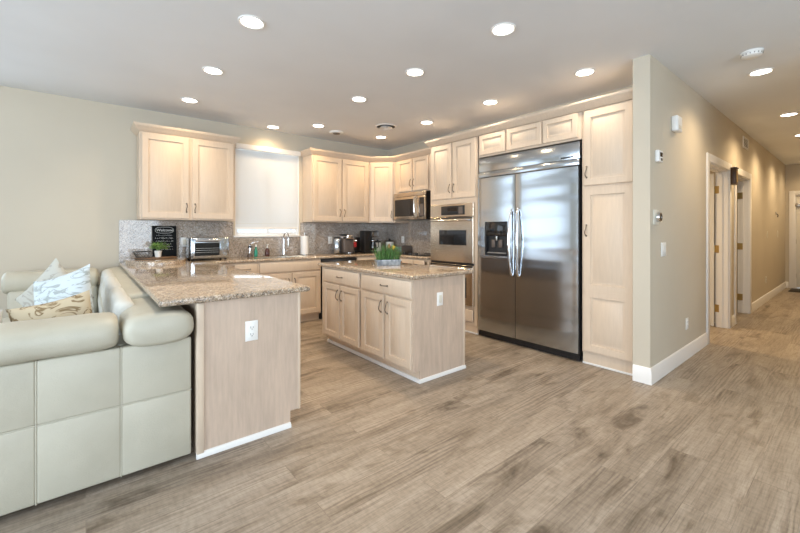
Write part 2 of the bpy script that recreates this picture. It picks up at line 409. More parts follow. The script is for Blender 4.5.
def room_door(name, hx, width, ang, m):
    """door leaf hinged at (hx, YHI+.01), swung into the room"""
    d = bpy.data.objects.new(name, None); C.objects.link(d); d['kind'] = 'structure'; d.location = (hx, YHI + .012, 0); d.rotation_euler = (0, 0, ang)
    WM[name] = Matrix.Translation(d.location) @ Matrix.Rotation(ang, 4, 'Z')
    bm = NB(); L = width
    rings_rect(bm, 0, L, .01, 2.07, [(0, .02), (0, -.018), (.002, -.02)])
    obj('door_leaf', bm, m, d)
    for z in (.25, 1.05, 1.85):
        bm = NB(); box(bm, -.022, .034, -.024, -.0205, z - .045, z + .045); tube(bm, [(-.006, -.03, z - .05), (-.006, -.03, z + .05)], .008, 8); obj('hinge', bm, M_brass, d)
    for z in (.25, 1.05, 1.85): obj('hinge_leaf', bx(hx + .0005, hx + .0035, 1.222, 1.2895, z - .05, z + .05), M_brass, d, True)
    bm = NB(); tube(bm, [(L - .07, -.02, .95), (L - .07, -.055, .95)], .012, 10); lathe(bm, [(.005, -.025), (.027, -.01), (.027, .01), (.005, .025)], (L - .07, -.065, .95), 14); obj('door_knob', bm, M_brass, d)
    return d
room_door('door_1', D1[1] - .022, .90, R(96), M_doorw)
room_door('door_2', D2[1] - .035, .86, R(75), M_doorw)
d3 = bpy.data.objects.new('door_3', None); C.objects.link(d3); d3['kind'] = 'structure'; d3.location = (12.345, .54, 0); WM['door_3'] = Matrix.Translation(d3.location)
bm = NB(); box(bm, -.018, .022, -.44, .44, .02, 2.08, .002)
for (z0, z1) in ((.2, .95), (1.1, 1.95)):
    for y0 in (-.36, .04):
        bm2 = rings_rect(NB(), 0, .32, z0, z1, [(0, 0), (.012, -.006), (.03, -.001)])
        bmesh.ops.transform(bm2, matrix=Matrix.Translation((-.0185, y0 + .32, 0)) @ Matrix.Rotation(R(-90), 4, 'Z'), verts=bm2.verts)
        me = bpy.data.meshes.new('t'); bm2.to_mesh(me); bm.from_mesh(me); bm2.free()
obj('door_leaf', bm, M_doorw, d3)
for z in (.28, 1.05, 1.82):
    bm = NB(); tube(bm, [(-.026, .446, z - .05), (-.026, .446, z + .05)], .009, 8); obj('hinge', bm, M_nickel, d3)
obj('door_closer', bx(-.06, -.02, .36, .46, 1.84, 1.90, .006), M_nickel, d3)
m_ = solo('doormat', bx(-.3, .3, -.42, .42, 0, .015, .006), M_mat, 'dark doormat at the white door at the far end of the hallway', 'doormat', (11.85, .62, .001))

# ------------------------------------------------------------------ cabinets (local: x along the front, front face frame at y=0 facing -y, z up)
T = .021
def door_bm(x0, z0, wd, h, rail=.064, mids=()):
    bm = NB(); t = T + .001
    def panel(a0, a1, b0, b1):
        return [(rail, -t), (rail + .003, -t + .013), (rail + .012, -t + .014), (rail + .034, -t + .003)]
    if not mids:
        rings_rect(bm, x0, x0 + wd, z0, z0 + h, [(0, -.0015), (0, -t + .004), (.004, -t)] + panel(0, 0, 0, 0))
        return bm
    # door with a middle rail: two stacked panels on one slab
    zs = [z0] + list(mids) + [z0 + h]
    for a, b in zip(zs, zs[1:]):
        rings_rect(bm, x0, x0 + wd, a, b, [(0, -.0015), (0, -t + .001), (.0005, -t)] + [(s if b < z0 + h - 1e-4 or True else s, y) for s, y in panel(0, 0, 0, 0)])
    return bm
def drawer_bm(x0, z0, wd, h):
    t = T + .001
    return rings_rect(NB(), x0, x0 + wd, z0, z0 + h, [(0, -.0015), (0, -t + .008), (.004, -t + .003), (.012, -t)])
def pull_bm(x, z, horiz=False, L=.105):
    pts = []; n = 10
    for k in range(n + 1):
        s = -1 + 2 * k / n; off = -T - .002 - .026 * (1 - s * s) ** .6; d = s * L / 2
        pts.append((x + d, off, z) if horiz else (x + .006 * math.sin(s * PI), off, z + d))
    bm = tube(NB(), pts, [.006 if k in (0, n) else .0042 for k in range(n + 1)], 8)
    for k in (0, n):
        p = pts[k]; tube(bm, [(p[0], -T - .0005, p[2]), (p[0], -T - .006, p[2])], .008, 8)
    return bm
def cabinet(name, label, loc, rot, wd, z0, z1, depth, fronts, toe=0, cat='cabinet', frame=.04, m=None, opening=None, group=None, rails=(), closed=True, toe_shift=.065, right_panel=None):
    """carcass of boards with a face frame, toe kick, doors and drawers"""
    m = m or M_cab
    t = thing(name, label, cat, loc, rot, group); bm = NB(); p = .018; b0 = z0 + toe
    box(bm, 0, p, .019, depth, b0, z1); box(bm, wd - p, wd, .019, depth, b0, z1)
    box(bm, p, wd - p, .019, depth, b0, b0 + p); box(bm, p, wd - p, depth - .006, depth, b0 + p, z1 - p)
    if closed: box(bm, p, wd - p, .019, depth - .006, z1 - p, z1)
    # face frame
    box(bm, 0, frame, 0, .019, b0, z1, .001, 1); box(bm, wd - frame, wd, 0, .019, b0, z1, .001, 1)
    box(bm, frame, wd - frame, 0, .019, b0, b0 + .035); box(bm, frame, wd - frame, 0, .019, z1 - .035, z1)
    for a, b in rails: box(bm, frame, wd - frame, 0, .019, a, b)
    ds = sorted((f for f in fronts if f[0] in ('door', 'drawer')), key=lambda f: (f[2], f[1]))
    for f, g in zip(ds, ds[1:]):
        if abs(f[2] - g[2]) < .01:
            x_ = (f[1] + f[3] + g[1]) / 2; box(bm, x_ - .03, x_ + .03, 0.0005, .0185, f[2] - .01, f[2] + f[4] + .01)
    obj('carcass', bm, m, t)
    if toe:
        obj('toe_kick', bx(.002, wd - .002, toe_shift, toe_shift + .018, z0, b0 - .001), m, t)
    for f in fronts:
        kind, x, z, w_, h_ = f[:5]; hp = f[5] if len(f) > 5 else None
        if kind == 'door':
            d = obj('door', door_bm(x, z, w_, h_, f[6] if len(f) > 6 else .064), m, t)
            if hp == 'L': obj('handle', pull_bm(x + .028, z + (.13 if z > 1.2 else h_ - .13)), M_pull, d)
            if hp == 'R': obj('handle', pull_bm(x + w_ - .028, z + (.13 if z > 1.2 else h_ - .13)), M_pull, d)
        elif kind == 'drawer':
            d = obj('drawer', drawer_bm(x, z, w_, h_), m, t)
            if hp: obj('handle', pull_bm(x + w_ / 2, z + h_ / 2, True), M_pull, d)
        elif kind == 'panel':
            d = obj('panel', drawer_bm(x, z, w_, h_), m, t)
    return t
RT = R(-90)
# --- tall run, front plane X=3.77 (local x runs towards -Y)
XF = 3.77
pan = cabinet('pantry_cabinet', 'tall pale maple pantry cabinet to the right of the refrigerator, against the wall end', (XF, 1.765, 0), RT, .475, 0, 2.47, .56,
    [('door', .025, 1.735, .43, .72, 'L')], toe=.115, toe_shift=.012, rails=((1.69, 1.75),))
d = obj('door', door_bm(.025, .135, .43, 1.57, .064, mids=(.72,)), M_cab, pan); obj('handle', pull_bm(.05, 1.30), M_pull, d)
obj('shoe_moulding', bx(.002, .473, .0, .0115, 0, .018, .003), M_trim, pan)
cabinet('over_fridge_cabinet', 'low three-door maple cabinet above the stainless refrigerator', (XF, 3.045, 0), RT, 1.275, 2.20, 2.47, .56,
    [('door', .022, 2.222, .375, .243, None, .05), ('door', .42, 2.222, .432, .243, None, .05), ('door', .873, 2.222, .368, .243, None, .05)])
# oven tower: boards round an opening
ot = thing('oven_cabinet', 'tall maple cabinet holding the double wall oven, left of the refrigerator', 'cabinet', (XF, 3.905, 0), RT)
wd = .84; bm = NB()
box(bm, 0, .018, .019, .56, .10, 2.47); box(bm, wd - .018, wd, .019, .56, .10, 2.47); box(bm, .018, wd - .018, .54, .56, .10, 2.47)
box(bm, 0, .04, 0, .019, .10, 2.47, .001, 1); box(bm, wd - .055, wd, 0, .019, .10, 2.47, .001, 1)
for a, b in ((.10, .14), (.30, .335), (1.655, 1.73), (2.43, 2.47)): box(bm, .04, wd - .055, 0, .019, a, b)
box(bm, .395, .455, .0005, .0185, 1.73, 2.43)
for z in (.10, .32, 1.66, 2.452): box(bm, .018, wd - .018, .019, .54, z, z + .012)
obj('carcass', bm, M_cab, ot)
obj('toe_kick', bx(.002, wd - .002, .012, .03, 0, .098), M_cab, ot)
obj('shoe_moulding', bx(.002, wd - .002, 0, .0115, 0, .018, .003), M_trim, ot)
d = obj('door', door_bm(.03, 1.725, .385, .74), M_cab, ot); obj('handle', pull_bm(.03 + .357, 1.86), M_pull, d)
d = obj('door', door_bm(.435, 1.725, .385, .74), M_cab, ot); obj('handle', pull_bm(.435 + .028, 1.86), M_pull, d)
obj('panel', drawer_bm(.055, .145, .72, .15), M_cab, ot)

# --- right run, uppers at X=4.0
cabinet('wall_cabinet', 'short two-door maple wall cabinet above the microwave', (4.0, 4.995, 0), RT, 1.075, 1.905, 2.45, .325,
    [('door', .10, 1.925, .345, .51, 'R', .05), ('door', .465, 1.925, .35, .51, 'L', .05)], frame=.26)
# diagonal corner wall cabinet
dx = 4.0 - 3.69
cw = math.hypot(dx, dx)
dc = thing('corner_wall_cabinet', 'diagonal one-door maple wall cabinet across the kitchen corner above the canisters', 'cabinet', (3.69, 5.31, 0), R(-45))
bm = NB(); inv = wm(dc).inverted()
pts = [(3.692, 5.31), (3.692, 5.632), (4.332, 5.632), (4.332, 5.002), (4.0, 5.002), (4.0, 5.004)]
pts = [(3.693, 5.306), (3.693, 5.632), (4.332, 5.632), (4.332, 5.003), (3.996, 5.003)]
lo = [bm.verts.new(inv @ Vector((x, y, 1.43))) for x, y in pts]; hi = [bm.verts.new(inv @ Vector((x, y, 2.45))) for x, y in pts]
bm.faces.new(lo); bm.faces.new(hi[::-1])
for k in range(5): bm.faces.new((lo[k], lo[(k + 1) % 5], hi[(k + 1) % 5], hi[k]))
obj('carcass', bm, M_cab, dc)
d = obj('door', door_bm(.03, 1.447, cw - .06, .985), M_cab, dc); obj('handle', pull_bm(cw - .03 - .028, 1.57), M_pull, d)
# --- back wall uppers
cabinet('wall_cabinet', 'tall two-door maple wall cabinet right of the window, above the coffee maker', (2.64, 5.31, 0), 0, 1.047, 1.43, 2.45, .325,
    [('door', .012, 1.447, .49, .985, 'R'), ('door', .527, 1.447, .49, .985, 'L')])
cabinet('wall_cabinet', 'tall two-door maple wall cabinet left of the window, above the toaster oven', (.475, 5.31, 0), 0, 1.055, 1.43, 2.45, .325,
    [('door', .022, 1.447, .485, .985, 'R'), ('door', .545, 1.447, .485, .985, 'L')])
# crown mouldings
CR = [(-.01, 2.452), (.004, 2.452), (.012, 2.462), (.026, 2.472), (.044, 2.500), (.052, 2.506), (.060, 2.526), (.060, 2.534), (-.01, 2.534)]
CR2 = [(o, z + .021 if z > 2.46 else 2.475) for o, z in CR]
def crown(label, path, prof, loc):
    bm = sweep(NB(), path, prof); bmesh.ops.translate(bm, vec=(-loc[0], -loc[1], -loc[2]), verts=bm.verts)
    solo('crown_moulding', bm, M_cab, label, 'moulding', loc)
crown('crown moulding on top of the wall cabinet left of the window', [(.475, 5.635), (.475, 5.31), (1.53, 5.31), (1.53, 5.635)], [(o, z - .01 + .01) for o, z in CR], (.475, 5.31, 2.452))
crown('crown moulding over the corner cabinets, between window and oven tower', [(2.64, 5.635), (2.64, 5.31), (3.687, 5.31), (3.996, 4.999), (3.996, 3.975)], CR, (2.64, 5.31, 2.452))
crown('long crown moulding over oven tower, refrigerator and pantry', [(4.33, 3.905), (3.77, 3.905), (3.77, 1.29)], CR2, (3.77, 3.905, 2.475))

# --- base cabinets on the back wall, front Y=5.03
ZC0, ZC1 = .888, .925
cabinet('base_cabinet', 'narrow maple base cabinet with one drawer, left of the sink cabinet', (1.135, 5.03, 0), 0, .595, 0, .885, .58,
    [('drawer', .30, .735, .285, .135, 1), ('door', .30, .125, .285, .59, 'R')], toe=.10, closed=False, rails=((.70, .75),))
cabinet('base_cabinet', 'maple sink base cabinet with a plain false front below the window', (1.732, 5.03, 0), 0, .91, 0, .885, .58,
    [('panel', .02, .735, .87, .135), ('door', .02, .125, .42, .59, 'R'), ('door', .47, .125, .42, .59, 'L')], toe=.10, closed=False, rails=((.70, .75),))
dw = thing('dishwasher', 'dishwasher with black control strip and dark front, right of the sink cabinet', 'dishwasher', (2.648, 5.03, 0))
obj('tub', bx(.004, .596, .02, .56, .10, .88), M_black, dw)
obj('door', bx(.004, .596, -.02, .0195, .12, .775, .004), M_bglass, dw)
obj('control_panel', bx(.004, .596, -.024, .0195, .78, .88, .004), M_black, dw)
obj('handle', tube(NB(), [(.06, -.022, .75), (.06, -.05, .75), (.54, -.05, .75), (.54, -.022, .75)], .008, 8), M_steel, dw)
obj('toe_kick', bx(.004, .596, .05, .07, 0, .0995), M_black, dw)
cabinet('base_cabinet', 'maple corner base cabinet behind the island, right of the dishwasher', (3.252, 5.03, 0), 0, .47, 0, .885, .58,
    [('drawer', .02, .735, .41, .135, None), ('door', .02, .125, .41, .59, None)], toe=.10, closed=False, rails=((.70, .75),))
# --- right run base, front X=3.74
cabinet('base_cabinet', 'maple base cabinet beneath the cooktop beside the oven tower', (3.74, 5.02, 0), RT, 1.11, 0, .885, .58,
    [('drawer', .06, .735, .36, .135, None), ('drawer', .45, .735, .33, .135, None), ('drawer', .80, .735, .23, .135, None), ('door', .06, .125, .36, .59, None), ('door', .45, .125, .58, .59, None)], toe=.10, closed=False, rails=((.70, .75),))
# --- peninsula: boxes facing the kitchen (+X); the end and the sofa side are veneer
pn = thing('peninsula_cabinet', 'maple breakfast peninsula with veneered end and wall outlet, beside the sofa', 'cabinet', (.80, 2.42, 0))
bm = NB(); box(bm, .53, 1.085, 2.445, 5.02, .10, .884); obj('carcass', bm, M_cab, pn, True)
bm = NB()   # end panel with the toe-kick notch at its right foot
pts = [(.525, 0), (1.047, 0), (1.047, .105), (1.11, .105), (1.11, .884), (.525, .884)]
a = [bm.verts.new((x, 2.420, z)) for x, z in pts]; b = [bm.verts.new((x, 2.4445, z)) for x, z in pts]
bm.faces.new(a); bm.faces.new(b[::-1])
for k in range(6): bm.faces.new((a[k], a[(k + 1) % 6], b[(k + 1) % 6], b[k]))
obj('end_panel', bm, M_panel, pn, True, smooth=0)
obj('corner_post', bx(.485, .524, 2.408, 2.47, 0.02, .884, .003), M_cab, pn, True)
obj('corner_strip', bx(1.0985, 1.114, 2.4095, 2.4195, .105, .884, .002), M_cab, pn, True)
obj('back_panel', bx(.50, .5295, 2.471, 5.63, 0, .884), M_panel, pn, True)
obj('toe_kick', bx(1.03, 1.046, 2.445, 5.02, 0, .099), M_cab, pn, True)
bm = sweep(NB(), [(1.047, 2.4195), (.484, 2.4195)], [(0, 0), (.016, 0), (.016, .018), (.008, .030), (0, .032)], -1); obj('shoe_moulding', bm, M_trim, pn, True)
for (y, l) in ((2.50, .60), (3.12, .60), (3.74, .60), (4.36, .60)):
    b2 = door_bm(0, .125, l, .74); bmesh.ops.transform(b2, matrix=Matrix.Translation((1.0855, y, 0)) @ Matrix.Rotation(R(90), 4, 'Z'), verts=b2.verts)
    obj('door', b2, M_cab, pn, True)

# --- worktops: a plan outline of cells, extruded, outer edges rounded
def slab(cells, z0, z1, r=.012):
    bm = NB(); V = {}
    def v(x, y):
        k = (round(x, 4), round(y, 4))
        if k not in V: V[k] = bm.verts.new((x, y, z0))
        return V[k]
    xs = sorted({c[0] for c in cells} | {c[1] for c in cells}); ys = sorted({c[2] for c in cells} | {c[3] for c in cells})
    for x0, x1 in zip(xs, xs[1:]):
        for y0, y1 in zip(ys, ys[1:]):
            mx, my = (x0 + x1) / 2, (y0 + y1) / 2
            if any(c[0] < mx < c[1] and c[2] < my < c[3] for c in cells): bm.faces.new((v(x0, y0), v(x1, y0), v(x1, y1), v(x0, y1)))
    g = bmesh.ops.extrude_face_region(bm, geom=bm.faces[:])
    bmesh.ops.translate(bm, vec=(0, 0, z1 - z0), verts=[e for e in g['geom'] if isinstance(e, bmesh.types.BMVert)])
    bmesh.ops.recalc_face_normals(bm, faces=bm.faces)
    es = [e for e in bm.edges if len(e.link_faces) == 2 and e.calc_face_angle(0) > 1 and abs(e.verts[0].co.z - e.verts[1].co.z) < 1e-5]
    bmesh.ops.bevel(bm, geom=es, offset=r, segments=4, profile=.5, affect='EDGES')
    return bm
SX0, SX1, SY0, SY1 = 1.80, 2.56, 5.10, 5.50
bm = slab([(.30, 1.17, 2.385, 5.612), (1.17, SX0, 5.0, 5.612), (SX0, SX1, 5.0, SY0), (SX0, SX1, SY1, 5.612), (SX1, 3.705, 5.0, 5.612), (3.705, 4.312, 3.912, 5.612)], ZC0, ZC1, .014)
bmesh.ops.translate(bm, vec=(-.8, -3.9, -ZC0), verts=bm.verts)
solo('countertop', bm, M_gran, 'polished tan granite worktop running from the peninsula round to the oven tower', 'worktop', (.8, 3.9, ZC0))
# raised half-round granite ledge at the wall end of the peninsula
bm = NB(); N = 24
pts = [(.34, 5.608)] + [(.635 - .295 * math.cos(PI * k / N), 5.32 - .56 * math.sin(PI * k / N) ** .8) for k in range(N + 1)] + [(.93, 5.608)]
lo = [bm.verts.new((x - .635, y - 5.4, 0)) for x, y in pts]; hi = [bm.verts.new((x - .635, y - 5.4, .044)) for x, y in pts]
bm.faces.new(lo[::-1]); bm.faces.new(hi); n_ = len(pts)
for k in range(n_): bm.faces.new((lo[k], lo[(k + 1) % n_], hi[(k + 1) % n_], hi[k]))
es = [e for e in bm.edges if abs(e.verts[0].co.z - .044) < 1e-5 and abs(e.verts[1].co.z - .044) < 1e-5]
bmesh.ops.bevel(bm, geom=es, offset=.012, segments=3, profile=.5, affect='EDGES')
solo('granite_ledge', bm, M_gran, 'low half-round granite slab beneath the wooden tray, on the peninsula by the wall', 'slab', (.635, 5.4, ZC1 + .0005))
# granite splashbacks
bm = NB()
for a in ((.304, WX0 - .032, ZC1 + .001, 1.425), (WX0 - .032, WX1 + .017, ZC1 + .001, WZ0 - .014), (WX1 + .017, 4.338, ZC1 + .001, 1.425)): box(bm, a[0], a[1], 5.615, 5.6385, a[2], a[3])
bmesh.ops.remove_doubles(bm, verts=bm.verts, dist=1e-5)
o = struct('backsplash_back', bm, M_splash); o.name = 'trim_4'
o = struct('trim_5', bx(4.315, 4.3385, 3.91, 5.6145, ZC1 + .001, 1.46), M_splash)

# --- island
isl = thing('kitchen_island', 'maple kitchen island with four doors and two drawers in the middle of the floor', 'island', (2.45, 3.2, 0))
IX0, IX1, IY0, IY1 = 2.13, 2.77, 2.41, 4.02
bm = NB(); box(bm, IX0 + .02, IX1 - .012, IY0 + .0125, IY1 - .012, .10, .886)
# face frame on the -X side
for y0, y1 in ((IY0 + .0125, IY0 + .045), (3.165, 3.215), (IY1 - .05, IY1)): box(bm, IX0, IX0 + .0195, y0, y1, .10, .886)
for z0, z1 in ((.10, .135), (.695, .725), (.868, .886)):
    box(bm, IX0, IX0 + .0195, IY0 + .045, 3.165, z0, z1); box(bm, IX0, IX0 + .0195, 3.215, IY1 - .05, z0, z1)
for y_ in (3.589, 2.7925): box(bm, IX0 + .0005, IX0 + .019, y_ - .03, y_ + .03, .12, .71)
obj('carcass', bm, M_cab, isl, True)
bm = NB(); pts = [(2.20, 0), (IX1, 0), (IX1, .886), (IX0, .886), (IX0, .10), (2.20, .10)]
a = [bm.verts.new((x, IY0, z)) for x, z in pts]; b = [bm.verts.new((x, IY0 + .0115, z)) for x, z in pts]
bm.faces.new(a); bm.faces.new(b[::-1])
for k in range(6): bm.faces.new((a[k], a[(k + 1) % 6], b[(k + 1) % 6], b[k]))
obj('end_panel', bm, M_panel, isl, True, smooth=0)
obj('corner_strip', bx(IX1 - .022, IX1 + .004, IY0 - .006, IY0 - .0005, .0, .886, .002), M_cab, isl, True)
obj('back_panel', bx(IX1 - .0115, IX1, IY0 + .012, IY1, 0, .886), M_panel, isl, True)
obj('toe_kick', bx(2.20, 2.215, IY0 + .012, IY1 - .012, 0, .0985), M_cab, isl, True)
bm = sweep(NB(), [(2.1995, IY1 - .012), (2.1995, IY0 - .0005), (IX1 + .004, IY0 - .0005)], [(.0, 0), (.015, 0), (.015, .018), (.008, .028), (0, .03)], 1)
obj('shoe_moulding', bm, M_trim, isl, True)
MI = Matrix.Translation((IX0, IY1, 0)) @ RT_ if False else Matrix.Translation((IX0, IY1, 0)) @ Matrix.Rotation(RT, 4, 'Z')
def on_island(name, bm, m, parent):
    bmesh.ops.transform(bm, matrix=MI, verts=bm.verts); return obj(name, bm, m, parent, True)
def iy(y): return IY1 - y
for y1, y0, hp in ((3.955, 3.60, 'R'), (3.578, 3.222, 'L'), (3.165, 2.81, 'R'), (2.775, 2.428, 'L')):
    wd = y1 - y0; d = on_island('door', door_bm(iy(y1), .125, wd, .58, .055), M_cab, isl)
    on_island('handle', pull_bm(iy(y1) + (wd - .03 if hp == 'R' else .03), .60), M_pull, d)
for y1, y0 in ((3.955, 3.222), (3.165, 2.428)):
    d = on_island('drawer', drawer_bm(iy(y1), .722, y1 - y0, .148), M_cab, isl)
    on_island('handle', pull_bm(iy((y1 + y0) / 2), .797, True), M_pull, d)
bm = slab([(2.09, 2.865, 2.372, 4.06)], ZC0, ZC1, .014); bmesh.ops.translate(bm, vec=(-2.45, -3.2, -ZC0), verts=bm.verts)
solo('island_top', bm, M_gran, 'polished tan granite top of the kitchen island', 'worktop', (2.45, 3.2, ZC0))

# ------------------------------------------------------------------ refrigerator (local: x 0..1.25 towards -Y, front y=0 at X=3.77)
fr = thing('refrigerator', 'large built-in stainless side-by-side refrigerator with ice dispenser', 'refrigerator', (3.77, 3.04, 0), RT)
FW = 1.262
obj('cabinet_body', bx(.004, FW - .004, .03, .56, .02, 2.185), M_black, fr)
def fdoor(x0, x1, z0, z1, hole=None):
    bm = NB()
    if hole is None: box(bm, x0, x1, -.035, .029, z0, z1)
    else:
        hx0, hx1, hz0, hz1 = hole
        box(bm, x0, hx0, -.035, .029, z0, z1); box(bm, hx1, x1, -.035, .029, z0, z1)
        box(bm, hx0, hx1, -.035, .029, z0, hz0); box(bm, hx0, hx1, -.035, .029, hz1, z1)
        bmesh.ops.remove_doubles(bm, verts=bm.verts, dist=1e-5)
        inner = [f for f in bm.faces if len([1 for e in f.edges if len(e.link_faces) > 2]) == 4]
        bmesh.ops.delete(bm, geom=[f for f in bm.faces if any(True for g in bm.faces if g is not f and set(v.index for v in g.verts) == set(v.index for v in f.verts))], context='FACES_ONLY')
    # the front bows out very slightly
    cuts = [x0 + (x1 - x0) * k / 16 for k in range(1, 16)]
    for c in cuts: bmesh.ops.bisect_plane(bm, geom=bm.verts[:] + bm.edges[:] + bm.faces[:], dist=1e-6, plane_co=(c, 0, 0), plane_no=(1, 0, 0))
    for v in bm.verts:
        if v.co.y < -.02: q = (2 * (v.co.x - x0) / (x1 - x0) - 1); v.co.y -= .005 * (1 - q * q) + (.0 if abs(q) < .99 else -.004)
    return bm
H0 = (.118, .440, 1.0, 1.405)
fd = obj('freezer_door', fdoor(.006, .534, .085, 1.935, H0), M_steel, fr, smooth=30)
ff = obj('fresh_food_door', fdoor(.540, FW - .012, .085, 1.935), M_steel, fr, smooth=30)
obj('top_trim', bx(.006, FW - .006, -.028, .029, 1.942, 2.012, .01, 2), M_steel, fr)
gr_ = obj('grille_panel', bx(.006, FW - .006, -.012, .029, 2.014, 2.182, .004), M_steel, fr)
obj('badge', bx(FW - .20, FW - .07, -.0155, -.0125, 2.03, 2.045, .001), M_black, gr_)
obj('base_grille', bx(.01, FW - .01, -.005, .025, .012, .08), M_black, fr)
obj('side_trim', bx(FW - .0105, FW - .003, -.03, .029, .085, 1.938), M_black, fr)
def fhandle(x, s):
    pts = [(x, -.036, .79), (x, -.058, .82)] + [(x + s * .012 * math.sin(PI * k / 12), -.058 - .032 * math.sin(PI * k / 12), .82 + (1.51 - .82) * k / 12) for k in range(1, 12)] + [(x, -.058, 1.51), (x, -.036, 1.54)]
    return tube(NB(), pts, .013, 12)
obj('handle', fhandle(.497, -1), M_chrome, fd); obj('handle', fhandle(.582, 1), M_chrome, ff)
# water and ice dispenser
dp = obj('dispenser', bx(H0[0] + .001, H0[1] - .001, .0, .028, H0[2] + .001, H0[3] - .001), M_black, fd)
bm = NB()
for a in ((H0[0] + .001, H0[0] + .018, H0[2] + .001, H0[3] - .001), (H0[1] - .018, H0[1] - .001, H0[2] + .001, H0[3] - .001), (H0[0] + .018, H0[1] - .018, H0[2] + .001, H0[2] + .03)): box(bm, a[0], a[1], -.038, -.0005, a[2], a[3])
obj('dispenser_frame', bm, M_black, fd)
dpp = obj('dispenser_panel', bx(H0[0] + .018, H0[1] - .018, -.04, -.0005, 1.235, H0[3] - .001, .004), M_bglass, fd)
obj('paddle', bx(.20, .25, -.02, -.001, 1.10, 1.19, .005), M_taupe, dp); obj('paddle', bx(.30, .35, -.02, -.001, 1.10, 1.19, .005), M_taupe, dp)
obj('spout', lathe(NB(), [(.012, -.02), (.016, 0), (.016, .03)], (.275, -.02, 1.20), 12), M_nickel, dp)
obj('drip_tray', bx(.15, .41, -.034, -.001, 1.031, 1.042), M_nickel, dp)

# ------------------------------------------------------------------ double oven in its tower (local x from Y=3.965)
ov = thing('double_oven', 'stainless double wall oven built into the cabinet left of the refrigerator', 'oven', (3.77, 3.905, .34), RT)
ox0, ox1 = .043, .783
obj('oven_body', bx(ox0 + .002, ox1 - .002, .001, .53, .0, 1.31), M_black, ov)
def ovfront(z0, z1, name, win):
    bm = NB(); wx0, wx1, wz0, wz1 = win
    rings_rect(bm, ox0 - .012, ox1 + .012, z0, z1, [(0, -.003), (0, -.03), (.004, -.034)])
    d = obj(name, bm, M_steel2, ov)
    obj('oven_window', bx(wx0, wx1, -.0365, -.0345, wz0, wz1), M_bglass, d)
    obj('door_rim', bx(ox0 - .008, ox1 + .008, -.036, -.0343, z1 - .022, z1 - .004), M_black, d)
    hz = z1 - .042
    obj('handle', tube(NB(), [(ox0 + .02, -.035, hz), (ox0 + .025, -.07, hz), (ox1 - .025, -.07, hz), (ox1 - .02, -.035, hz)], .011, 10), M_chrome, d)
    return d
ovfront(.545, 1.135, 'upper_door', (.205, .685, .77, .965))
ovfront(.005, .515, 'lower_door', (.205, .685, .10, .36))
cp = obj('control_panel', rings_rect(NB(), ox0 - .012, ox1 + .012, 1.142, 1.312, [(0, -.003), (0, -.026), (.004, -.03)]), M_steel2, ov)
dsp = obj('display', bx(.24, .655, -.034, -.0305, 1.165, 1.285, .002), M_black, cp)
obj('display_window', bx(.36, .53, -.0355, -.0342, 1.215, 1.265), M_bglass, dsp)
bm = bx(.555, .625, -.0355, -.0342, 1.178, 1.27)
obj('keypad', bm, M_taupe, dsp)
obj('vent_strip', bx(ox0 - .01, ox1 + .01, -.02, -.003, .517, .543), M_black, ov)

# ------------------------------------------------------------------ microwave under the short cabinet
mw = thing('microwave', 'stainless over-the-range microwave hanging beneath the short wall cabinet', 'microwave', (3.945, 4.94, 1.47), RT)
mwd = .765
obj('housing', bx(0, mwd, .002, .37, 0, .43, .004), M_black, mw)
d = obj('door', bx(.0, .575, -.022, .0015, .0, .365, .006), M_steel2, mw)
obj('window', bx(.035, .50, -.0245, -.0222, .055, .325), M_bglass, d)
obj('handle', tube(NB(), [(.545, -.022, .04), (.55, -.055, .07)] + [(.55, -.062, .07 + .26 * k / 6) for k in range(1, 6)] + [(.55, -.055, .33), (.545, -.022, .355)], .010, 10), M_chrome, d)
cp = obj('control_panel', bx(.578, mwd, -.022, .0015, .0, .365, .006), M_steel2, mw)
obj('display', bx(.63, .735, -.0245, -.0222, .04, .335), M_bglass, cp)
bm = bx(.642, .724, -.0255, -.0246, .055, .235)
obj('keypad', bm, M_taupe, cp)
obj('vent_strip', bx(0, mwd, -.018, .0015, .368, .43, .004), M_steel2, mw)

# ------------------------------------------------------------------ cooktop and sink
ck = thing('cooktop', 'black glass cooktop with three dark knobs set in the counter by the oven tower', 'cooktop', (4.02, 4.40, ZC1 + .0005))
obj('glass_plate', bx(-.25, .25, -.37, .37, 0, .008, .003), M_bglass, ck)
for k in range(3): obj('knob', lathe(NB(), [(.024, 0), (.024, .022), (.018, .03)], (-.19, -.13 + k * .14, .0085), 16), M_black, ck)
bm = NB()
for x, y in ((.02, -.2), (.02, .2), (.17, .0)):
    tube(bm, arc((x, y, .0095), .07, 0, 2 * PI, 24, 'xy'), .002, 6, False)
obj('burner_ring', bm, M_taupe, ck)
sk = thing('sink', 'stainless kitchen sink set in the worktop below the window', 'sink', (2.18, 5.30, ZC1))
bm = NB(); g = .001
a = [(SX0 + g, SY0 + g), (SX1 - g, SY0 + g), (SX1 - g, SY1 - g), (SX0 + g, SY1 - g)]
t0 = [bm.verts.new((x, y, ZC1 - .002)) for x, y in a]; t1 = [bm.verts.new((x + (2.18 - x) * .05, y + (5.3 - y) * .05, ZC1 - .006)) for x, y in a]; t2 = [bm.verts.new((x + (2.18 - x) * .1, y + (5.3 - y) * .1, .73)) for x, y in a]
for p, q in ((t0, t1), (t1, t2)):
    for k in range(4): bm.faces.new((p[k], p[(k + 1) % 4], q[(k + 1) % 4], q[k]))
bm.faces.new(t2); obj('basin', bm, M_steel2, sk, True, smooth=20)
obj('drain', lathe(NB(), [(.04, 0), (.04, .004), (.02, .006)], (0, 0, -.192), 16), M_chrome, sk)

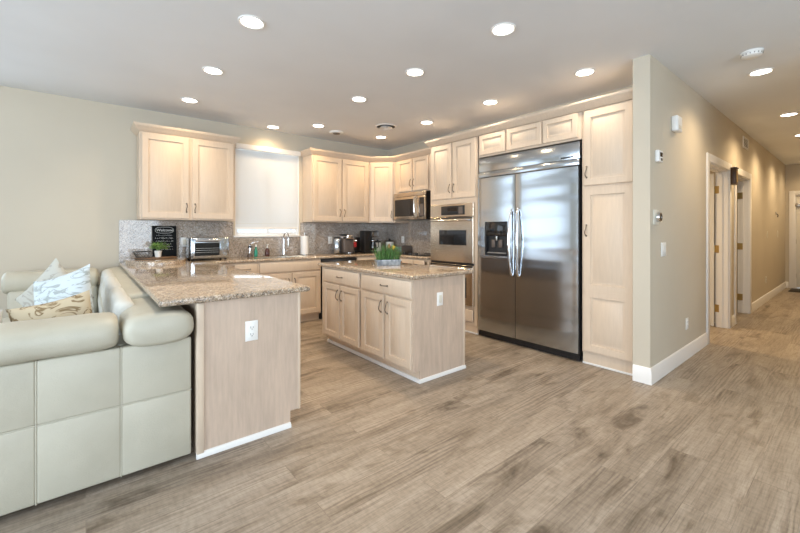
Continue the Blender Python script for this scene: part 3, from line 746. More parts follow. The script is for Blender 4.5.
# ------------------------------------------------------------------ small things on the worktop
Z = ZC1 + .001
fa = thing('faucet', 'tall chrome gooseneck kitchen faucet behind the sink', 'faucet', (2.30, 5.555, Z))
obj('base', lathe(NB(), [(.03, 0), (.03, .008), (.022, .014), (.02, .10)], (0, 0, 0), 18), M_chrome, fa)
obj('spout', tube(NB(), [(0, 0, .09), (0, 0, .24)] + arc((0, -.085, .26), .085, 0, PI, 12, 'yz')[0:] + [(0, -.17, .225)], .0125, 12), M_chrome, fa)
obj('spray_head', lathe(NB(), [(.019, 0), (.021, .03), (.015, .09)], (0, -.17, .14), 14), M_nickel, fa)
obj('handle', tube(NB(), [(.018, 0, .07), (.06, 0, .075), (.12, -.01, .08)], [.012, .009, .007], 10), M_chrome, fa)
f2 = thing('filter_faucet', 'short chrome side faucet with black base at the left end of the sink', 'faucet', (1.80, 5.555, Z))
obj('base', lathe(NB(), [(.035, 0), (.035, .03), (.02, .05)], (0, 0, 0), 16), M_taupe, f2)
obj('body', lathe(NB(), [(.017, .05), (.02, .12), (.014, .17)], (0, 0, 0), 14), M_chrome, f2)
obj('collar', lathe(NB(), [(.024, .13), (.024, .155)], (0, 0, 0), 14), M_black, f2)
obj('lever', tube(NB(), [(0, 0, .16), (.03, -.03, .20), (.10, -.06, .215)], [.012, .012, .007], 10), M_chrome, f2)
bt = thing('soap_bottle', 'green dish-soap bottle beside the short side faucet', 'bottle', (1.885, 5.555, Z))
obj('bottle', lathe(NB(), [(.022, 0), (.024, .01), (.024, .08), (.012, .105), (.012, .14)], (0, 0, 0), 16), M_green, bt)
obj('cap', lathe(NB(), [(.013, .14), (.013, .165), (.006, .175)], (0, 0, 0), 12), M_white, bt)
bt = thing('soap_dispenser', 'dark amber pump soap bottle between the two faucets', 'soap dispenser', (2.05, 5.555, Z))
obj('bottle', lathe(NB(), [(.03, 0), (.033, .01), (.033, .085), (.014, .11), (.014, .12)], (0, 0, 0), 16), M_amber, bt)
bm = lathe(NB(), [(.015, .12), (.015, .135), (.005, .137), (.005, .165)], (0, 0, 0), 12); box(bm, -.008, .008, -.04, .01, .165, .175)
obj('pump', bm, M_white, bt)
pt = thing('paper_towel_holder', 'upright white paper towel roll on a stand right of the sink', 'paper towels', (2.60, 5.48, Z))
obj('stand', lathe(NB(), [(.075, 0), (.075, .01), (.008, .012), (.008, .32), (.012, .322), (.012, .335), (.004, .34)], (0, 0, 0), 24), M_nickel, pt)
obj('roll', lathe(NB(), [(.018, .013), (.060, .013), (.060, .29), (.018, .29)], (0, 0, 0), 28), M_paper, pt)

# toaster oven
to = thing('toaster_oven', 'stainless toaster oven with glass door and three knobs beneath the left wall cabinet', 'toaster oven', (.99, 5.24, Z))
obj('housing', bx(0, .445, .0, .30, .02, .285, .012, 3), M_steel, to)
d = obj('door', bx(.02, .345, -.016, -.001, .03, .27, .006), M_steel, to)
gl = obj('window', bx(.04, .325, -.0185, -.0165, .06, .22), M_bglass, d)
bm = NB()
for z in (.10, .125, .15): box(bm, .05, .315, -.0195, -.0187, z, z + .004)
obj('rack', bm, M_nickel, gl)
obj('handle', tube(NB(), [(.045, -.016, .245), (.045, -.045, .245), (.32, -.045, .245), (.32, -.016, .245)], .007, 8), M_chrome, d)
for k in range(3): obj('knob', lathe_y := tube(NB(), [(.395, -.0005, .075 + k * .075), (.395, -.022, .075 + k * .075)], .020, 16), M_nickel, to)
for x in (.03, .41):
    for y in (.03, .27): obj('foot', lathe(NB(), [(.014, 0), (.014, .0195)], (x, y, 0), 10), M_rubber, to)

# chalkboard sign leaning on the splashback
sg = thing('chalkboard_sign', 'black chalkboard sign with white Welcome lettering leaning on the granite splashback', 'sign', (.76, 5.535, ZC1 + .046))
TL = Matrix.Rotation(R(-7), 4, 'X')
def lean(name, bm, m, parent):
    bmesh.ops.transform(bm, matrix=TL, verts=bm.verts); return obj(name, bm, m, parent)
lean('board', bx(-.13, .13, 0, .012, 0.002, .39, .002), M_board, sg)
def text_bm(s, size, x, z, shear=0, align='CENTER', y=-.003):
    cu = bpy.data.curves.new('t', 'FONT'); cu.body = s; cu.size = size; cu.align_x = align; cu.shear = shear; cu.extrude = .0006
    ob = bpy.data.objects.new('t', cu); C.objects.link(ob); dg = bpy.context.evaluated_depsgraph_get(); dg.update()
    me = bpy.data.meshes.new_from_object(ob.evaluated_get(dg)); bpy.data.objects.remove(ob)
    bm = NB(); bm.from_mesh(me); bmesh.ops.transform(bm, matrix=Matrix.Translation((x, y, z)) @ Matrix.Rotation(R(90), 4, 'X'), verts=bm.verts); return bm
lean('lettering', text_bm('Welcome', .046, 0, .321, .25), M_chalk, sg)
bm = NB()
el = [(.098 * (abs(math.cos(a)) ** .6) * (1 if math.cos(a) > 0 else -1), -.002, .336 + .038 * (abs(math.sin(a)) ** .8) * (1 if math.sin(a) > 0 else -1)) for a in [2 * PI * k / 40 for k in range(41)]]
tube(bm, el, .0016, 6, False); lean('lettering_border', bm, M_chalk, sg)
bm = NB(); rr = random.Random(3)
for z, hh, x0 in ((.262, .016, .085), (.225, .022, .10), (.19, .016, .095), (.155, .010, .06), (.125, .012, .08), (.09, .008, .09)):
    x = -x0
    while x < x0:
        L = rr.uniform(.006, .014); pts = [(x, -.0015, z + rr.uniform(0, .3) * hh), (x + L * .4, -.0015, z + hh * rr.uniform(.6, 1)), (x + L, -.0015, z + hh * rr.uniform(0, .6))]
        tube(bm, pts, .0013, 5); x += L + rr.choice((.004, .004, .012))
lean('chalk_lines', bm, M_chalk, sg)
# tray with wire gallery and potted plant
ZL = ZC1 + .046
tr = thing('serving_tray', 'oval wooden tray with black wire gallery on the granite slab', 'tray', (.64, 5.30, ZL))
obj('tray_board', lathe(NB(), [(.20, 0), (.215, .004), (.215, .012), (.208, .016)], (0, 0, 0), 40, sx=1, sy=.55), M_brown, tr)
bm = NB(); up = [(-.205 * math.cos(a) * 1.12 - .0, .110 * math.sin(a), .085) for a in [R(-75) + R(150) * k / 16 for k in range(17)]]
dn = [(-.195 * math.cos(a), .100 * math.sin(a), .017) for a in [R(-75) + R(150) * k / 16 for k in range(17)]]
tube(bm, up, .004, 6); tube(bm, dn, .003, 6)
for k in range(0, 17): tube(bm, [dn[k], up[k]], .0016, 5)
for k in range(16): tube(bm, [dn[k], up[k + 1]], .0012, 5)
obj('wire_gallery', bm, M_wire, tr)
def leaf(bm, base, d, up, L, wdt):
    d = d.normalized(); s = d.cross(up).normalized()
    ps = [base, base + d * L * .5 + s * wdt, base + d * L, base + d * L * .5 - s * wdt, base + d * L * .5 + up * L * .12]
    v = [bm.verts.new(p) for p in ps]
    for a, b in ((0, 1), (1, 2), (2, 3), (3, 0)): bm.faces.new((v[a], v[b], v[4]))
pp = thing('potted_plant', 'small leafy green plant in a white pot on the wooden tray', 'plant', (.655, 5.28, ZL + .017))
obj('pot', lathe(NB(), [(.030, 0), (.036, .06), (.039, .062), (.039, .075), (.033, .075), (.031, .065)], (0, 0, 0), 20), M_ceram, pp)
obj('soil', lathe(NB(), [(.030, .0655), (.026, .068)], (0, 0, 0), 16), M_soil, pp)
bm = NB(); rr = random.Random(5)
for k in range(170):
    a = rr.uniform(0, 2 * PI); e = rr.uniform(.05, 1.35); r_ = rr.uniform(.03, .105)
    p = Vector((r_ * 1.15 * math.cos(a) * math.cos(e), r_ * .9 * math.sin(a) * math.cos(e), .09 + .085 * math.sin(e) * rr.uniform(.5, 1.1)))
    leaf(bm, p, Vector((math.cos(a + rr.uniform(-.8, .8)), math.sin(a + rr.uniform(-.8, .8)), rr.uniform(-.5, .7))), Vector((0, 0, 1)), rr.uniform(.025, .042), rr.uniform(.007, .012))
for k in range(14):
    a = rr.uniform(0, 2 * PI); tube(bm, [(0, 0, .067), (.03 * math.cos(a), .03 * math.sin(a), .11), (.07 * math.cos(a), .06 * math.sin(a), .14)], .0015, 5)
obj('foliage', bm, M_leaf, pp, smooth=0)

# pod coffee machine
pm = thing('pod_coffee_machine', 'dark pod coffee machine with silver water tank right of the paper towels', 'coffee machine', (3.25, 5.42, Z))
obj('body', bx(-.055, .13, -.12, .14, .012, .235, .012, 3), M_taupe, pm)
obj('base', bx(-.06, .15, -.19, .15, 0, .0115, .004), M_black, pm)
obj('drip_tray', lathe(NB(), [(.05, .012), (.05, .02), (.045, .022)], (.03, -.15, 0), 20), M_chrome, pm)
obj('water_tank', lathe(NB(), [(.056, .012), (.06, .02), (.06, .235), (.05, .248)], (-.125, -.02, 0), 24), M_steel, pm)
obj('tank_lid', lathe(NB(), [(.052, .2485), (.052, .262), (.04, .268)], (-.125, -.02, 0), 20), M_black, pm)
hd = obj('brew_head', bx(-.035, .11, -.18, .05, .236, .30, .018, 3), M_chrome, pm)
obj('head_lid', bx(-.05, .0, -.14, .06, .3005, .315, .006), M_black, hd)
obj('lever', tube(NB(), [(.13, -.06, .20), (.165, -.08, .205), (.20, -.09, .205)], .009, 8), M_chrome, pm)
obj('pod_bin', bx(.132, .185, -.12, -.04, .10, .18, .008), M_red, pm)
# drip coffee maker
cm = thing('coffee_maker', 'black drip coffee maker with glass carafe under the wall cabinet', 'coffee maker', (3.70, 5.40, Z))
bm = NB(); box(bm, -.15, .10, -.02, .14, .03, .26, .008); box(bm, -.15, .10, -.17, .14, 0, .0295, .006); obj('body', bm, M_black, cm)
obj('water_tower', bx(-.15, -.02, -.16, -.021, .031, .37, .006), M_black, cm)
obj('brew_head', bx(-.019, .135, -.16, .14, .261, .37, .008), M_black, cm)
obj('head_front', bx(-.01, .125, -.166, -.1605, .27, .36, .002), M_steel, cm)
cf = obj('carafe', lathe(NB(), [(.055, .031), (.065, .05), (.065, .11), (.045, .17), (.048, .19)], (.06, -.095, 0), 22), M_smoke, cm)
obj('carafe_band', lathe(NB(), [(.049, .191), (.052, .20), (.05, .21), (.02, .222)], (.06, -.095, 0), 22), M_chrome, cf)
obj('carafe_handle', tube(NB(), [(.105, -.12, .19), (.15, -.14, .185), (.155, -.14, .10), (.125, -.12, .07)], .009, 8), M_black, cf)
obj('warming_plate', lathe(NB(), [(.062, .0296), (.062, .0308)], (.06, -.095, 0), 20), M_nickel, cm)
# canisters
def canister(label, loc, r, h):
    t = thing('canister', label, 'canister', loc, 0, 'white canisters in the counter corner')
    obj('jar', lathe(NB(), [(r * .92, 0), (r, .01), (r, h), (r * .95, h + .006)], (0, 0, 0), 26), M_ceram, t)
    l = obj('lid', lathe(NB(), [(r * 1.0, h + .0065), (r * 1.02, h + .012), (r * .9, h + .026), (r * .3, h + .032)], (0, 0, 0), 24), M_black, t)
    obj('knob', lathe(NB(), [(.012, h + .0325), (.018, h + .045), (.010, h + .056)], (0, 0, 0), 14), M_black, l)
canister('white canister with black lid next to the coffee maker', (3.945, 5.42, Z), .062, .16)
canister('white canister with black lid nearest the corner outlet', (4.165, 5.36, Z), .072, .17)
bm = NB(); 
bb = thing('bread_box', 'low dark-edged grey box at the back of the counter left of the cooktop', 'box', (4.16, 5.0, Z))
obj('shell', bx(-.10, .13, -.11, .11, 0, .12, .01), M_taupe, bb)
obj('front', bx(-.104, -.1005, -.10, .10, .012, .108, .003), M_glass if False else M_zinc, bb)
bm = NB()
for z in (.04, .075): box(bm, -.1065, -.1045, -.095, .095, z, z + .008)
obj('stripe', bm, M_green, bb)
bw = thing('fruit_bowl', 'dark fruit bowl on the counter behind the island planter', 'bowl', (3.92, 4.99, Z))
obj('bowl', lathe(NB(), [(.04, 0), (.06, .012), (.095, .05), (.10, .055), (.092, .052), (.055, .018), (.02, .014)], (0, 0, 0), 24), M_taupe, bw)
def fruit(name, label, cat, loc, m, pear=False):
    prof = [(.004, 0), (.022, .006), (.034, .026), (.034, .040), (.022, .060), (.010, .068), (.004, .072)]
    if pear: prof = [(.006, 0), (.026, .006), (.037, .028), (.030, .055), (.018, .078), (.010, .092), (.004, .095)]
    t = thing(name, label, cat, loc); obj('flesh', lathe(NB(), prof, (0, 0, 0), 18), m, t)
    obj('stem', tube(NB(), [(0, 0, prof[-1][1] - .001), (.003, 0, prof[-1][1] + .012)], .002, 6), M_brown, t)
fruit('lemon', 'yellow lemon in the bowl behind the island planter', 'fruit', (3.925, 4.945, Z + .056), M_lemon)
fruit('pear', 'brown pear in the bowl behind the island planter', 'fruit', (3.90, 5.035, Z + .056), M_pear, True)
# planter on the island
pl = thing('planter', 'galvanised trough of green grass standing on the island', 'planter', (2.515, 3.27, Z), R(-24))
bm = NB(); L, W2, hh = .135, .055, .062
lo = [(-L * .93, -W2 * .88), (L * .93, -W2 * .88), (L * .93, W2 * .88), (-L * .93, W2 * .88)]; hi = [(-L, -W2), (L, -W2), (L, W2), (-L, W2)]; ih = [(x * .95, y * .9) for x, y in hi]
r0 = [bm.verts.new((*p, 0)) for p in lo]; r1 = [bm.verts.new((*p, hh)) for p in hi]; r2 = [bm.verts.new((*p, hh)) for p in ih]; r3 = [bm.verts.new((*p, hh - .012)) for p in ih]
bm.faces.new(r0[::-1]); bm.faces.new(r3)
for p, q in ((r0, r1), (r1, r2), (r2, r3)):
    for k in range(4): bm.faces.new((p[k], p[(k + 1) % 4], q[(k + 1) % 4], q[k]))
obj('trough', bm, M_zinc, pl, smooth=20)
obj('rim_band', sweep(NB(), [hi[0], hi[1], hi[2], hi[3], hi[0]], [(.0006, hh - .010), (.004, hh - .010), (.004, hh), (.0006, hh)], 1), M_zinc, pl)
obj('end_knob', tube(NB(), [(L * .98, 0, .03), (L + .012, 0, .03), (L + .02, 0, .03)], [.012, .022, .016], 14), M_brown, pl)
bm = NB(); rr = random.Random(9)
for k in range(330):
    x, y = rr.uniform(-.12, .12), rr.uniform(-.044, .044); h = rr.uniform(.10, .215) * (1 - .32 * (abs(x) / .12) ** 2)
    lean_ = Vector((x * .28 + rr.gauss(0, .024), y * .6 + rr.gauss(0, .028), 0)); a = rr.uniform(0, PI); s = Vector((math.cos(a), math.sin(a), 0)) * .0026
    b0 = Vector((x, y, hh - .011)); m1 = b0 + Vector((0, 0, h * .55)) + lean_ * .35; tp = b0 + Vector((0, 0, h)) + lean_
    v = [bm.verts.new(p) for p in (b0 - s, b0 + s, m1 + s * .8, m1 - s * .8, tp)]
    bm.faces.new(v[:4]); bm.faces.new((v[3], v[2], v[4]))
o = obj('grass', bm, M_grass, pl, smooth=0); o['kind'] = 'stuff'

# ------------------------------------------------------------------ electrical plates
def plate(name, label, cat, loc, rotz, wd=.075, h=.12, kind='outlet', m=None, group=None):
    t = thing(name, label, cat, loc, rotz, group); m = m or M_white
    p = obj('plate', rings_rect(NB(), -wd / 2, wd / 2, -h / 2, h / 2, [(0, -.0005), (0, -.004), (.003, -.006)]), m, t)
    if kind == 'outlet':
        for z in (-.021, .021):
            s = obj('socket', bx(-.017, .017, -.0085, -.0062, z - .015, z + .015, .003), m, t)
            bm = NB(); box(bm, -.009, -.0065, -.0092, -.0086, z - .004, z + .008); box(bm, .0055, .008, -.0092, -.0086, z - .004, z + .006); box(bm, -.0025, .0025, -.0092, -.0086, z - .012, z - .007)
            obj('slots', bm, M_black, s)
    elif kind == 'decora':
        obj('socket', bx(-.0165, .0165, -.0085, -.0062, -.034, .034, .002), M_offwhite if m is M_white else m, t)
    else:
        n = int(kind[-1])
        for k in range(n): obj('rocker', bx(-.0165 + (k - (n - 1) / 2) * .046, .0165 + (k - (n - 1) / 2) * .046, -.010, -.0062, -.033, .033, .003), m, t)
    return t
plate('wall_outlet', 'white outlet on the end of the peninsula beside the sofa', 'outlet', (.795, 2.4198, .678), 0, .076, .122)
plate('wall_outlet', 'white outlet on the end panel of the island', 'outlet', (2.44, 2.4098, .69), 0, .072, .118, 'decora')
plate('wall_outlet', 'white outlet on the splashback left of the toaster oven', 'outlet', (.985, 5.6148, 1.15), 0, .08, .12, 'decora')
plate('wall_outlet', 'white outlet on the splashback behind the pod coffee machine', 'outlet', (3.12, 5.6148, 1.14), 0, .075, .118)
plate('wall_outlet', 'white outlet on the splashback between corner and oven tower', 'outlet', (4.3148, 5.17, 1.14), RT, .075, .118)
plate('wall_outlet', 'white low outlet on the near hall wall before the first doorway', 'outlet', (4.725, YH - .0002, .352), 0, .075, .118)
plate('wall_outlet', 'small outlet low on the hall wall beyond both doorways', 'outlet', (9.6, YH - .0002, .40), 0, .085, .13, m=M_offwhite)
plate('light_switch', 'white double rocker switch on the near hall wall', 'light switch', (4.01, YH - .0002, 1.13), 0, .125, .125, 'switch2')
plate('light_switch', 'left of two pale switches on the far hall wall', 'light switch', (9.75, YH - .0002, 1.23), 0, .08, .125, 'switch1', M_offwhite)
plate('light_switch', 'right of two pale switches on the far hall wall, nearest the end door', 'light switch', (11.05, YH - .0002, 1.23), 0, .12, .14, 'switch2', M_offwhite)
# hall wall fittings
ch = thing('door_chime', 'white box door chime high on the near hall wall', 'door chime', (4.29, YH - .0005, 2.30))
obj('box', bx(-.065, .075, -.055, 0, -.072, .072, .012, 3), M_white, ch); obj('grille', bx(-.045, .055, -.0575, -.0555, -.05, -.02), M_offwhite, ch)
th = thing('thermostat', 'small white thermostat with dark display, upper one at the wall corner', 'thermostat', (3.85, YH - .0005, 1.945))
obj('housing', bx(-.055, .055, -.03, 0, -.05, .05, .006), M_white, th); obj('display', bx(-.025, .035, -.0318, -.0305, -.005, .032), M_bglass, th); obj('buttons', bx(-.005, .035, -.0315, -.0305, -.038, -.018), M_taupe, th)
t2 = thing('round_thermostat', 'round chrome-rimmed dial on a pale plate above the light switch', 'thermostat', (3.82, YH - .0005, 1.415))
obj('base_plate', bx(-.075, .06, -.008, 0, -.065, .065, .003), M_offwhite, t2)
bm = lathe(NB(), [(.042, 0), (.044, .02), (.040, .03), (.034, .03), (.034, .026)], (0, 0, 0), 24); bmesh.ops.transform(bm, matrix=Matrix.Translation((.0, -.0085, 0)) @ Matrix.Rotation(R(90), 4, 'X'), verts=bm.verts); obj('rim', bm, M_chrome, t2)
bm = lathe(NB(), [(.033, .0265), (.030, .0285)], (0, 0, 0), 24); bmesh.ops.transform(bm, matrix=Matrix.Translation((.0, -.0085, 0)) @ Matrix.Rotation(R(90), 4, 'X'), verts=bm.verts); obj('dial_face', bm, M_bglass, t2)
vt = thing('wall_vent', 'small white grille high on the hall wall above the second doorway', 'vent', (7.72, YH - .0005, 2.62))
obj('frame', rings_rect(NB(), -.19, .19, -.085, .085, [(0, 0), (0, -.008), (.02, -.010), (.02, -.002)]), M_trim, vt)
obj('throat_shade', bx(-.168, .168, -.0024, -.0021, -.064, .064), M_dark, vt)  # thin dark sheet painted as the shade behind the louvres
for k in range(6):
    obj('louvre', bx(-.165, .165, -.009, -.0025, -.06 + k * .022, -.053 + k * .022), M_trim, vt)
pq = thing('wall_plaque', 'brown wooden plaque with a brass scroll hung between the two doorways', 'plaque', (6.67, YH - .019, 2.02))
obj('board', bx(-.06, .06, -.055, 0, -.11, .10, .006), M_walnut, pq)
obj('scroll', bx(-.028, .028, -.0615, -.0555, -.075, .065, .004), M_brass, pq)
obj('top_moulding', bx(-.072, .072, -.065, 0, .1005, .118, .004), M_walnut, pq)
hk = thing('wall_hook', 'small dark metal fitting on the hall wall near the end door', 'hook', (10.85, YH - .0005, 1.62))
obj('back_plate', bx(-.05, .05, -.008, 0, -.0, .06, .003), M_nickel, hk); obj('hook', tube(NB(), [(0, -.008, .02), (0, -.03, .0), (0, -.03, -.035), (0, -.018, -.045)], .008, 8), M_pull, hk)

# ------------------------------------------------------------------ ceiling fittings
def can(label, x, y, watts, spot=152, warm=(1.0, .85, .66)):
    t = thing('recessed_light', label, 'ceiling light', (x, y, HC), 0, 'recessed ceiling lights')
    obj('trim_ring', lathe(NB(), [(.092, -.0005), (.092, -.006), (.084, -.010), (.074, -.006), (.074, -.0005)], (0, 0, 0), 32), M_trim, t)
    obj('lens', lathe(NB(), [(.0735, -.0008), (.0735, -.0045), (.05, -.007)], (0, 0, 0), 28), M_lens, t)
    l = bpy.data.lights.new('lamp', 'SPOT'); l.energy = watts * LAMP; l.color = warm; l.spot_size = R(spot); l.spot_blend = .9; l.shadow_soft_size = .05
    o = bpy.data.objects.new('lamp', l); C.objects.link(o); o.parent = t; o.location = (0, 0, -.03)
K = 46; WARM = (1.0, .74, .44); AMBER = (1.0, .70, .38)
can('recessed ceiling light nearest the camera in the left row, largest in the photo', .915, 2.781, K)
can('recessed ceiling light second in the left row, above the sofa end', .915, 3.855, K)
can('recessed ceiling light third in the left row, just before the left wall cabinet', .915, 4.897, K * .7, warm=WARM)
can('recessed ceiling light right above the kitchen window', 2.08, 5.405, K * .42, warm=AMBER)
can('recessed ceiling light over the sink, right of the window light', 2.549, 4.924, K, warm=AMBER)
can('recessed ceiling light over the far end of the island', 2.39, 3.64, K, warm=AMBER)
can('recessed ceiling light over the near end of the island', 2.39, 2.686, K, warm=WARM)
can('recessed ceiling light of the middle row nearest the camera, over bare floor', 2.385, 1.70, K)
can('recessed ceiling light in front of the refrigerator left half', 3.625, 2.761, K * .6)
can('recessed ceiling light in front of the oven tower', 3.625, 3.832, K * .6)
can('recessed ceiling light in the corner beside the round air vent', 3.632, 4.897, K * .7, warm=AMBER)
can('recessed ceiling light in front of the pantry, beside the white wall end', 3.625, 1.673, K * .6)
can('recessed hallway ceiling light nearest the smoke detector', 4.893, .62, K * 1.05, warm=WARM)
can('second recessed hallway ceiling light, before the doorways', 6.966, .62, K * 1.6, warm=WARM)
can('third recessed hallway ceiling light, beyond the doorways', 8.595, .62, K * 1.6, warm=WARM)
can('added fourth recessed hallway ceiling light, outside the picture beyond the third', 10.4, .62, K * 1.5, warm=WARM)  # unseen lamp, added to light the far hall
can('added unseen hallway ceiling light over the doormat, brightening the end wall', 11.7, .58, K * .8, warm=WARM)  # unseen lamp, added to brighten the hall's end wall
can('added unseen ceiling light in the first side room, lighting its open door', 5.7, 2.3, 170, warm=AMBER)  # unseen lamp, added to warm and brighten the open door leaf
v = thing('ceiling_vent', 'round dark-slotted air vent on the ceiling near the kitchen corner', 'vent', (3.321, 4.357, HC))
obj('flange', lathe(NB(), [(.155, -.0005), (.155, -.006), (.140, -.012), (.134, -.006), (.134, -.0005)], (0, 0, 0), 36), M_trim, v)
obj('throat_shade', lathe(NB(), [(.133, -.0006), (.133, -.003)], (0, 0, 0), 32), M_dark, v)  # dark disc painted as the shade between the cones
for r_ in (.03, .075): obj('cone', lathe(NB(), [(r_ - .004, -.0035), (r_ + .020, -.024), (r_ + .018, -.026), (r_ - .008, -.0055)], (0, 0, 0), 30), M_trim, v)
s = thing('ceiling_speaker', 'small round white disc on the ceiling left of the air vent', 'speaker', (2.928, 5.076, HC))
obj('rim', lathe(NB(), [(.105, -.0005), (.105, -.010), (.09, -.026), (.06, -.026)], (0, 0, 0), 32), M_white, s)
obj('grille', lathe(NB(), [(.055, -.0262), (.05, -.030), (.02, -.031)], (0, 0, 0), 24), M_taupe, s)
s = thing('smoke_detector', 'round white smoke detector on the hallway ceiling before the first hall light', 'smoke detector', (4.295, .60, HC))
obj('base', lathe(NB(), [(.075, -.0005), (.075, -.014)], (0, 0, 0), 32), M_white, s)
obj('cover', lathe(NB(), [(.068, -.0145), (.066, -.035), (.05, -.044), (.01, -.045)], (0, 0, 0), 32), M_white, s)
bm = NB()
for k in range(16):
    a = 2 * PI * k / 16; c_, s_ = math.cos(a), math.sin(a); tube(bm, [(.0685 * c_, .0685 * s_, -.02), (.0675 * c_, .0675 * s_, -.03)], .003, 5)
obj('slots', bm, M_taupe, s)

# ------------------------------------------------------------------ sofa (faces -X; its near arm faces the camera, its back is along the peninsula)
so = thing('sofa', 'cream leather sofa with rolled arms and back, alongside the granite peninsula', 'sofa', (-.05, 3.9, 0))
def sbox(name, *a, r=.03, seg=3, bulge=None, m=None, parent=None):
    return obj(name, bx(*a, bev=r, seg=seg), m or M_leather, parent or so, True, smooth=60)
SXL, SXB, SY0_, SY1_ = -.60, .462, 2.42, 5.46
bm = NB()   # quilted outside of the near arm: seams between padded panels
xs = [SXL, -.178, .140, SXB]; zs = [.035, .40, .70]
for x0, x1 in zip(xs, xs[1:]):
    for z0, z1 in zip(zs, zs[1:]): box(bm, x0 + .0008, x1 - .0008, SY0_, SY0_ + .06, z0 + .0008, z1 - .0008, .010, 3)
obj('outside_panel', bm, M_leather, so, True, smooth=32)
bm = NB()   # pale piping along the seams
for x in xs[1:-1]: tube(bm, [(x, SY0_ + .004, zs[0]), (x, SY0_ + .004, zs[-1])], .0034, 6)
tube(bm, [(xs[0], SY0_ + .004, zs[1]), (xs[-1], SY0_ + .004, zs[1])], .0034, 6)
o = obj('seam_piping', bm, M_leather, so, True)
bm = NB(); ys = [SY0_ + .062, 3.05, 3.75, 4.45, SY1_]
for y0, y1 in zip(ys, ys[1:]):
    for z0, z1 in zip(zs, zs[1:]): box(bm, SXB - .05, SXB, y0 + .0004, y1 - .0004, z0 + .0004, z1 - .0004, .006, 2)
obj('back_panel', bm, M_leather, so, True, smooth=25)
sbox('base', SXL + .03, SXB - .052, SY0_ + .062, SY1_ - .06, .04, .30, r=.02)
bm = NB()
for x in (SXL + .08, SXB - .12):
    for y in (SY0_ + .12, SY1_ - .15): lathe(bm, [(.025, 0), (.03, .039)], (x, y, 0), 12)
obj('foot', bm, M_rubber, so, True) if False else None
for x in (SXL + .08, SXB - .12):
    for y in (SY0_ + .12, SY1_ - .15): obj('foot', lathe(NB(), [(.025, 0), (.03, .039)], (x, y, 0), 12), M_rubber, so, True)
# rolled tops: a rounded cushion section swept along a line
def roll(name, p0, p1, a, b, n=24, caps=.06, parent=None, sag=0):
    """superellipse section (a across, b high) from p0 to p1, ends rounded"""
    p0, p1 = Vector(p0), Vector(p1); d = (p1 - p0); L = d.length; d.normalize(); s = Vector((-d.y, d.x, 0)); up = Vector((0, 0, 1)); bm = NB(); rings = []
    st = [0, .012, .03, caps] + [caps + (L - 2 * caps) * k / 14 for k in range(1, 14)] + [L - caps, L - .03, L - .012, L]
    for q in st:
        e = min(q, L - q); f = 1 if e >= caps else .72 + .28 * (1 - (1 - e / caps) ** 2) ** .5
        w_ = 1 + .012 * math.sin(q * 23) + .008 * math.sin(q * 51 + 1)
        ring = []
        for k in range(n):
            t = 2 * PI * k / n; c_, s_ = math.cos(t), math.sin(t)
            x = a * f * w_ * math.copysign(abs(c_) ** .72, c_); z = b * f * w_ * math.copysign(abs(s_) ** .72, s_)
            ring.append(bm.verts.new(p0 + d * q + s * x + up * (z - sag * math.sin(PI * q / L))))
        rings.append(ring)
    for r0, r1 in zip(rings, rings[1:]):
        for k in range(n): bm.faces.new((r0[k], r0[(k + 1) % n], r1[(k + 1) % n], r1[k]))
    bm.faces.new(rings[0][::-1]); bm.faces.new(rings[-1])
    return obj(name, bm, M_leather, parent or so, True, smooth=70)
sbox('arm', SXL + .02, .10, SY0_ + .062, 2.66, .302, .70, r=.03)
roll('arm_roll', (SXL - .02, 2.525, .778), (.128, 2.525, .778), .155, .088)
sbox('arm', SXL + .02, .10, SY1_ - .30, SY1_ - .062, .302, .72, r=.03)
roll('arm_roll', (SXL - .02, SY1_ - .16, .79), (.10, SY1_ - .16, .79), .15, .105, caps=.035)
sbox('far_panel', SXL + .02, SXB, SY1_ - .06, SY1_, .035, .70, r=.012)
sbox('backrest', .102, SXB - .052, SY0_ + .062, SY1_ - .062, .302, .70, r=.02)
roll('back_roll', (.308, 2.36, .775), (.308, 3.02, .775), .164, .088)
roll('back_roll', (.285, 3.022, .79), (.285, 5.46, .79), .165, .095, caps=.05)
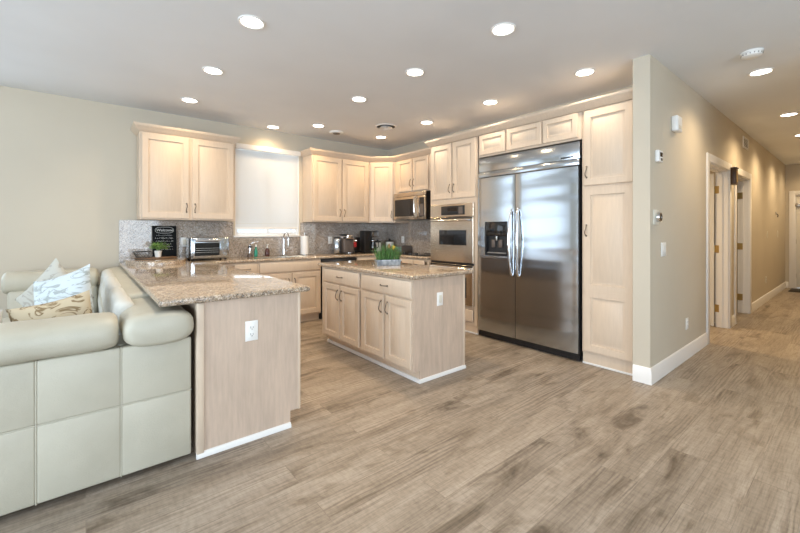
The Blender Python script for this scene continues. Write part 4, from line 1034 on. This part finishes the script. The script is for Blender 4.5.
for y0, y1 in ((2.69, 3.50), (3.505, 4.31), (4.315, 5.14)):
    sbox('seat_cushion', SXL - .02, .0, y0, y1, .302, .49, r=.05, seg=4)
    bm = bx(-.05, .05, y0 + .02, y1 - .02, -.17, .20, bev=.045, seg=4); bmesh.ops.rotate(bm, cent=(0, 0, 0), matrix=Matrix.Rotation(R(7), 3, 'Y'), verts=bm.verts); bmesh.ops.translate(bm, vec=(.158, 0, .69), verts=bm.verts)
    obj('back_cushion', bm, M_cush, so, True, smooth=60)
# pillows
def pillow(name, label, c, a, b, T_, ex, ey, m):
    ex = Vector(ex).normalized(); ey = Vector(ey); ey = (ey - ex * ey.dot(ex)).normalized(); ez = ex.cross(ey); bm = NB(); n = 22; G = {}
    for sgn in (1, -1):
        for i in range(n + 1):
            for j in range(n + 1):
                u, v = -1 + 2 * i / n, -1 + 2 * j / n
                if sgn < 0 and (i in (0, n) or j in (0, n)): G[(sgn, i, j)] = G[(1, i, j)]; continue
                x = a * u * (1 - .09 * (1 - v * v)); y = b * v * (1 - .09 * (1 - u * u)); z = sgn * T_ * (max(0, (1 - u * u) * (1 - v * v))) ** .42
                z += .006 * math.sin(7 * u + 3 * v) * (1 - u * u) * (1 - v * v)
                G[(sgn, i, j)] = bm.verts.new((x, y, z))
        for i in range(n):
            for j in range(n): bm.faces.new((G[(sgn, i, j)], G[(sgn, i + 1, j)], G[(sgn, i + 1, j + 1)], G[(sgn, i, j + 1)]))
    o = obj(name, bm, m, None, smooth=80)
    Mx = Matrix((ex, ey, ez)).transposed().to_4x4(); Mx.translation = Vector(c); o.matrix_world = Mx
    WM[o.name] = Mx
    return tagd(o, label, 'pillow', 'throw pillows on the sofa')
pillow('throw_pillow', 'white-blue leaf-print throw pillow in the middle of the sofa pillows', (-.105, 3.20, .818), .185, .23, .07, (.75, -.55, .30), (-.08, .40, .9), M_pil_blue)
pillow('throw_pillow', 'grey-beige leaf-print throw pillow peeking out behind the white-blue one', (-.17, 3.56, .83), .20, .20, .06, (.55, -.40, .72), (-.5, .5, .72), M_pil_grey)
pillow('throw_pillow', 'tan vine-print throw pillow leaning behind the near arm roll', (-.120, 2.84, .725), .178, .205, .05, (.97, -.02, .20), (-.2, .33, .93), M_pil_tan)
pillow('throw_pillow', 'plain white throw pillow at the left edge behind the arm roll', (-.425, 2.83, .715), .105, .17, .045, (1, .05, .1), (0, .3, .95), M_cush)
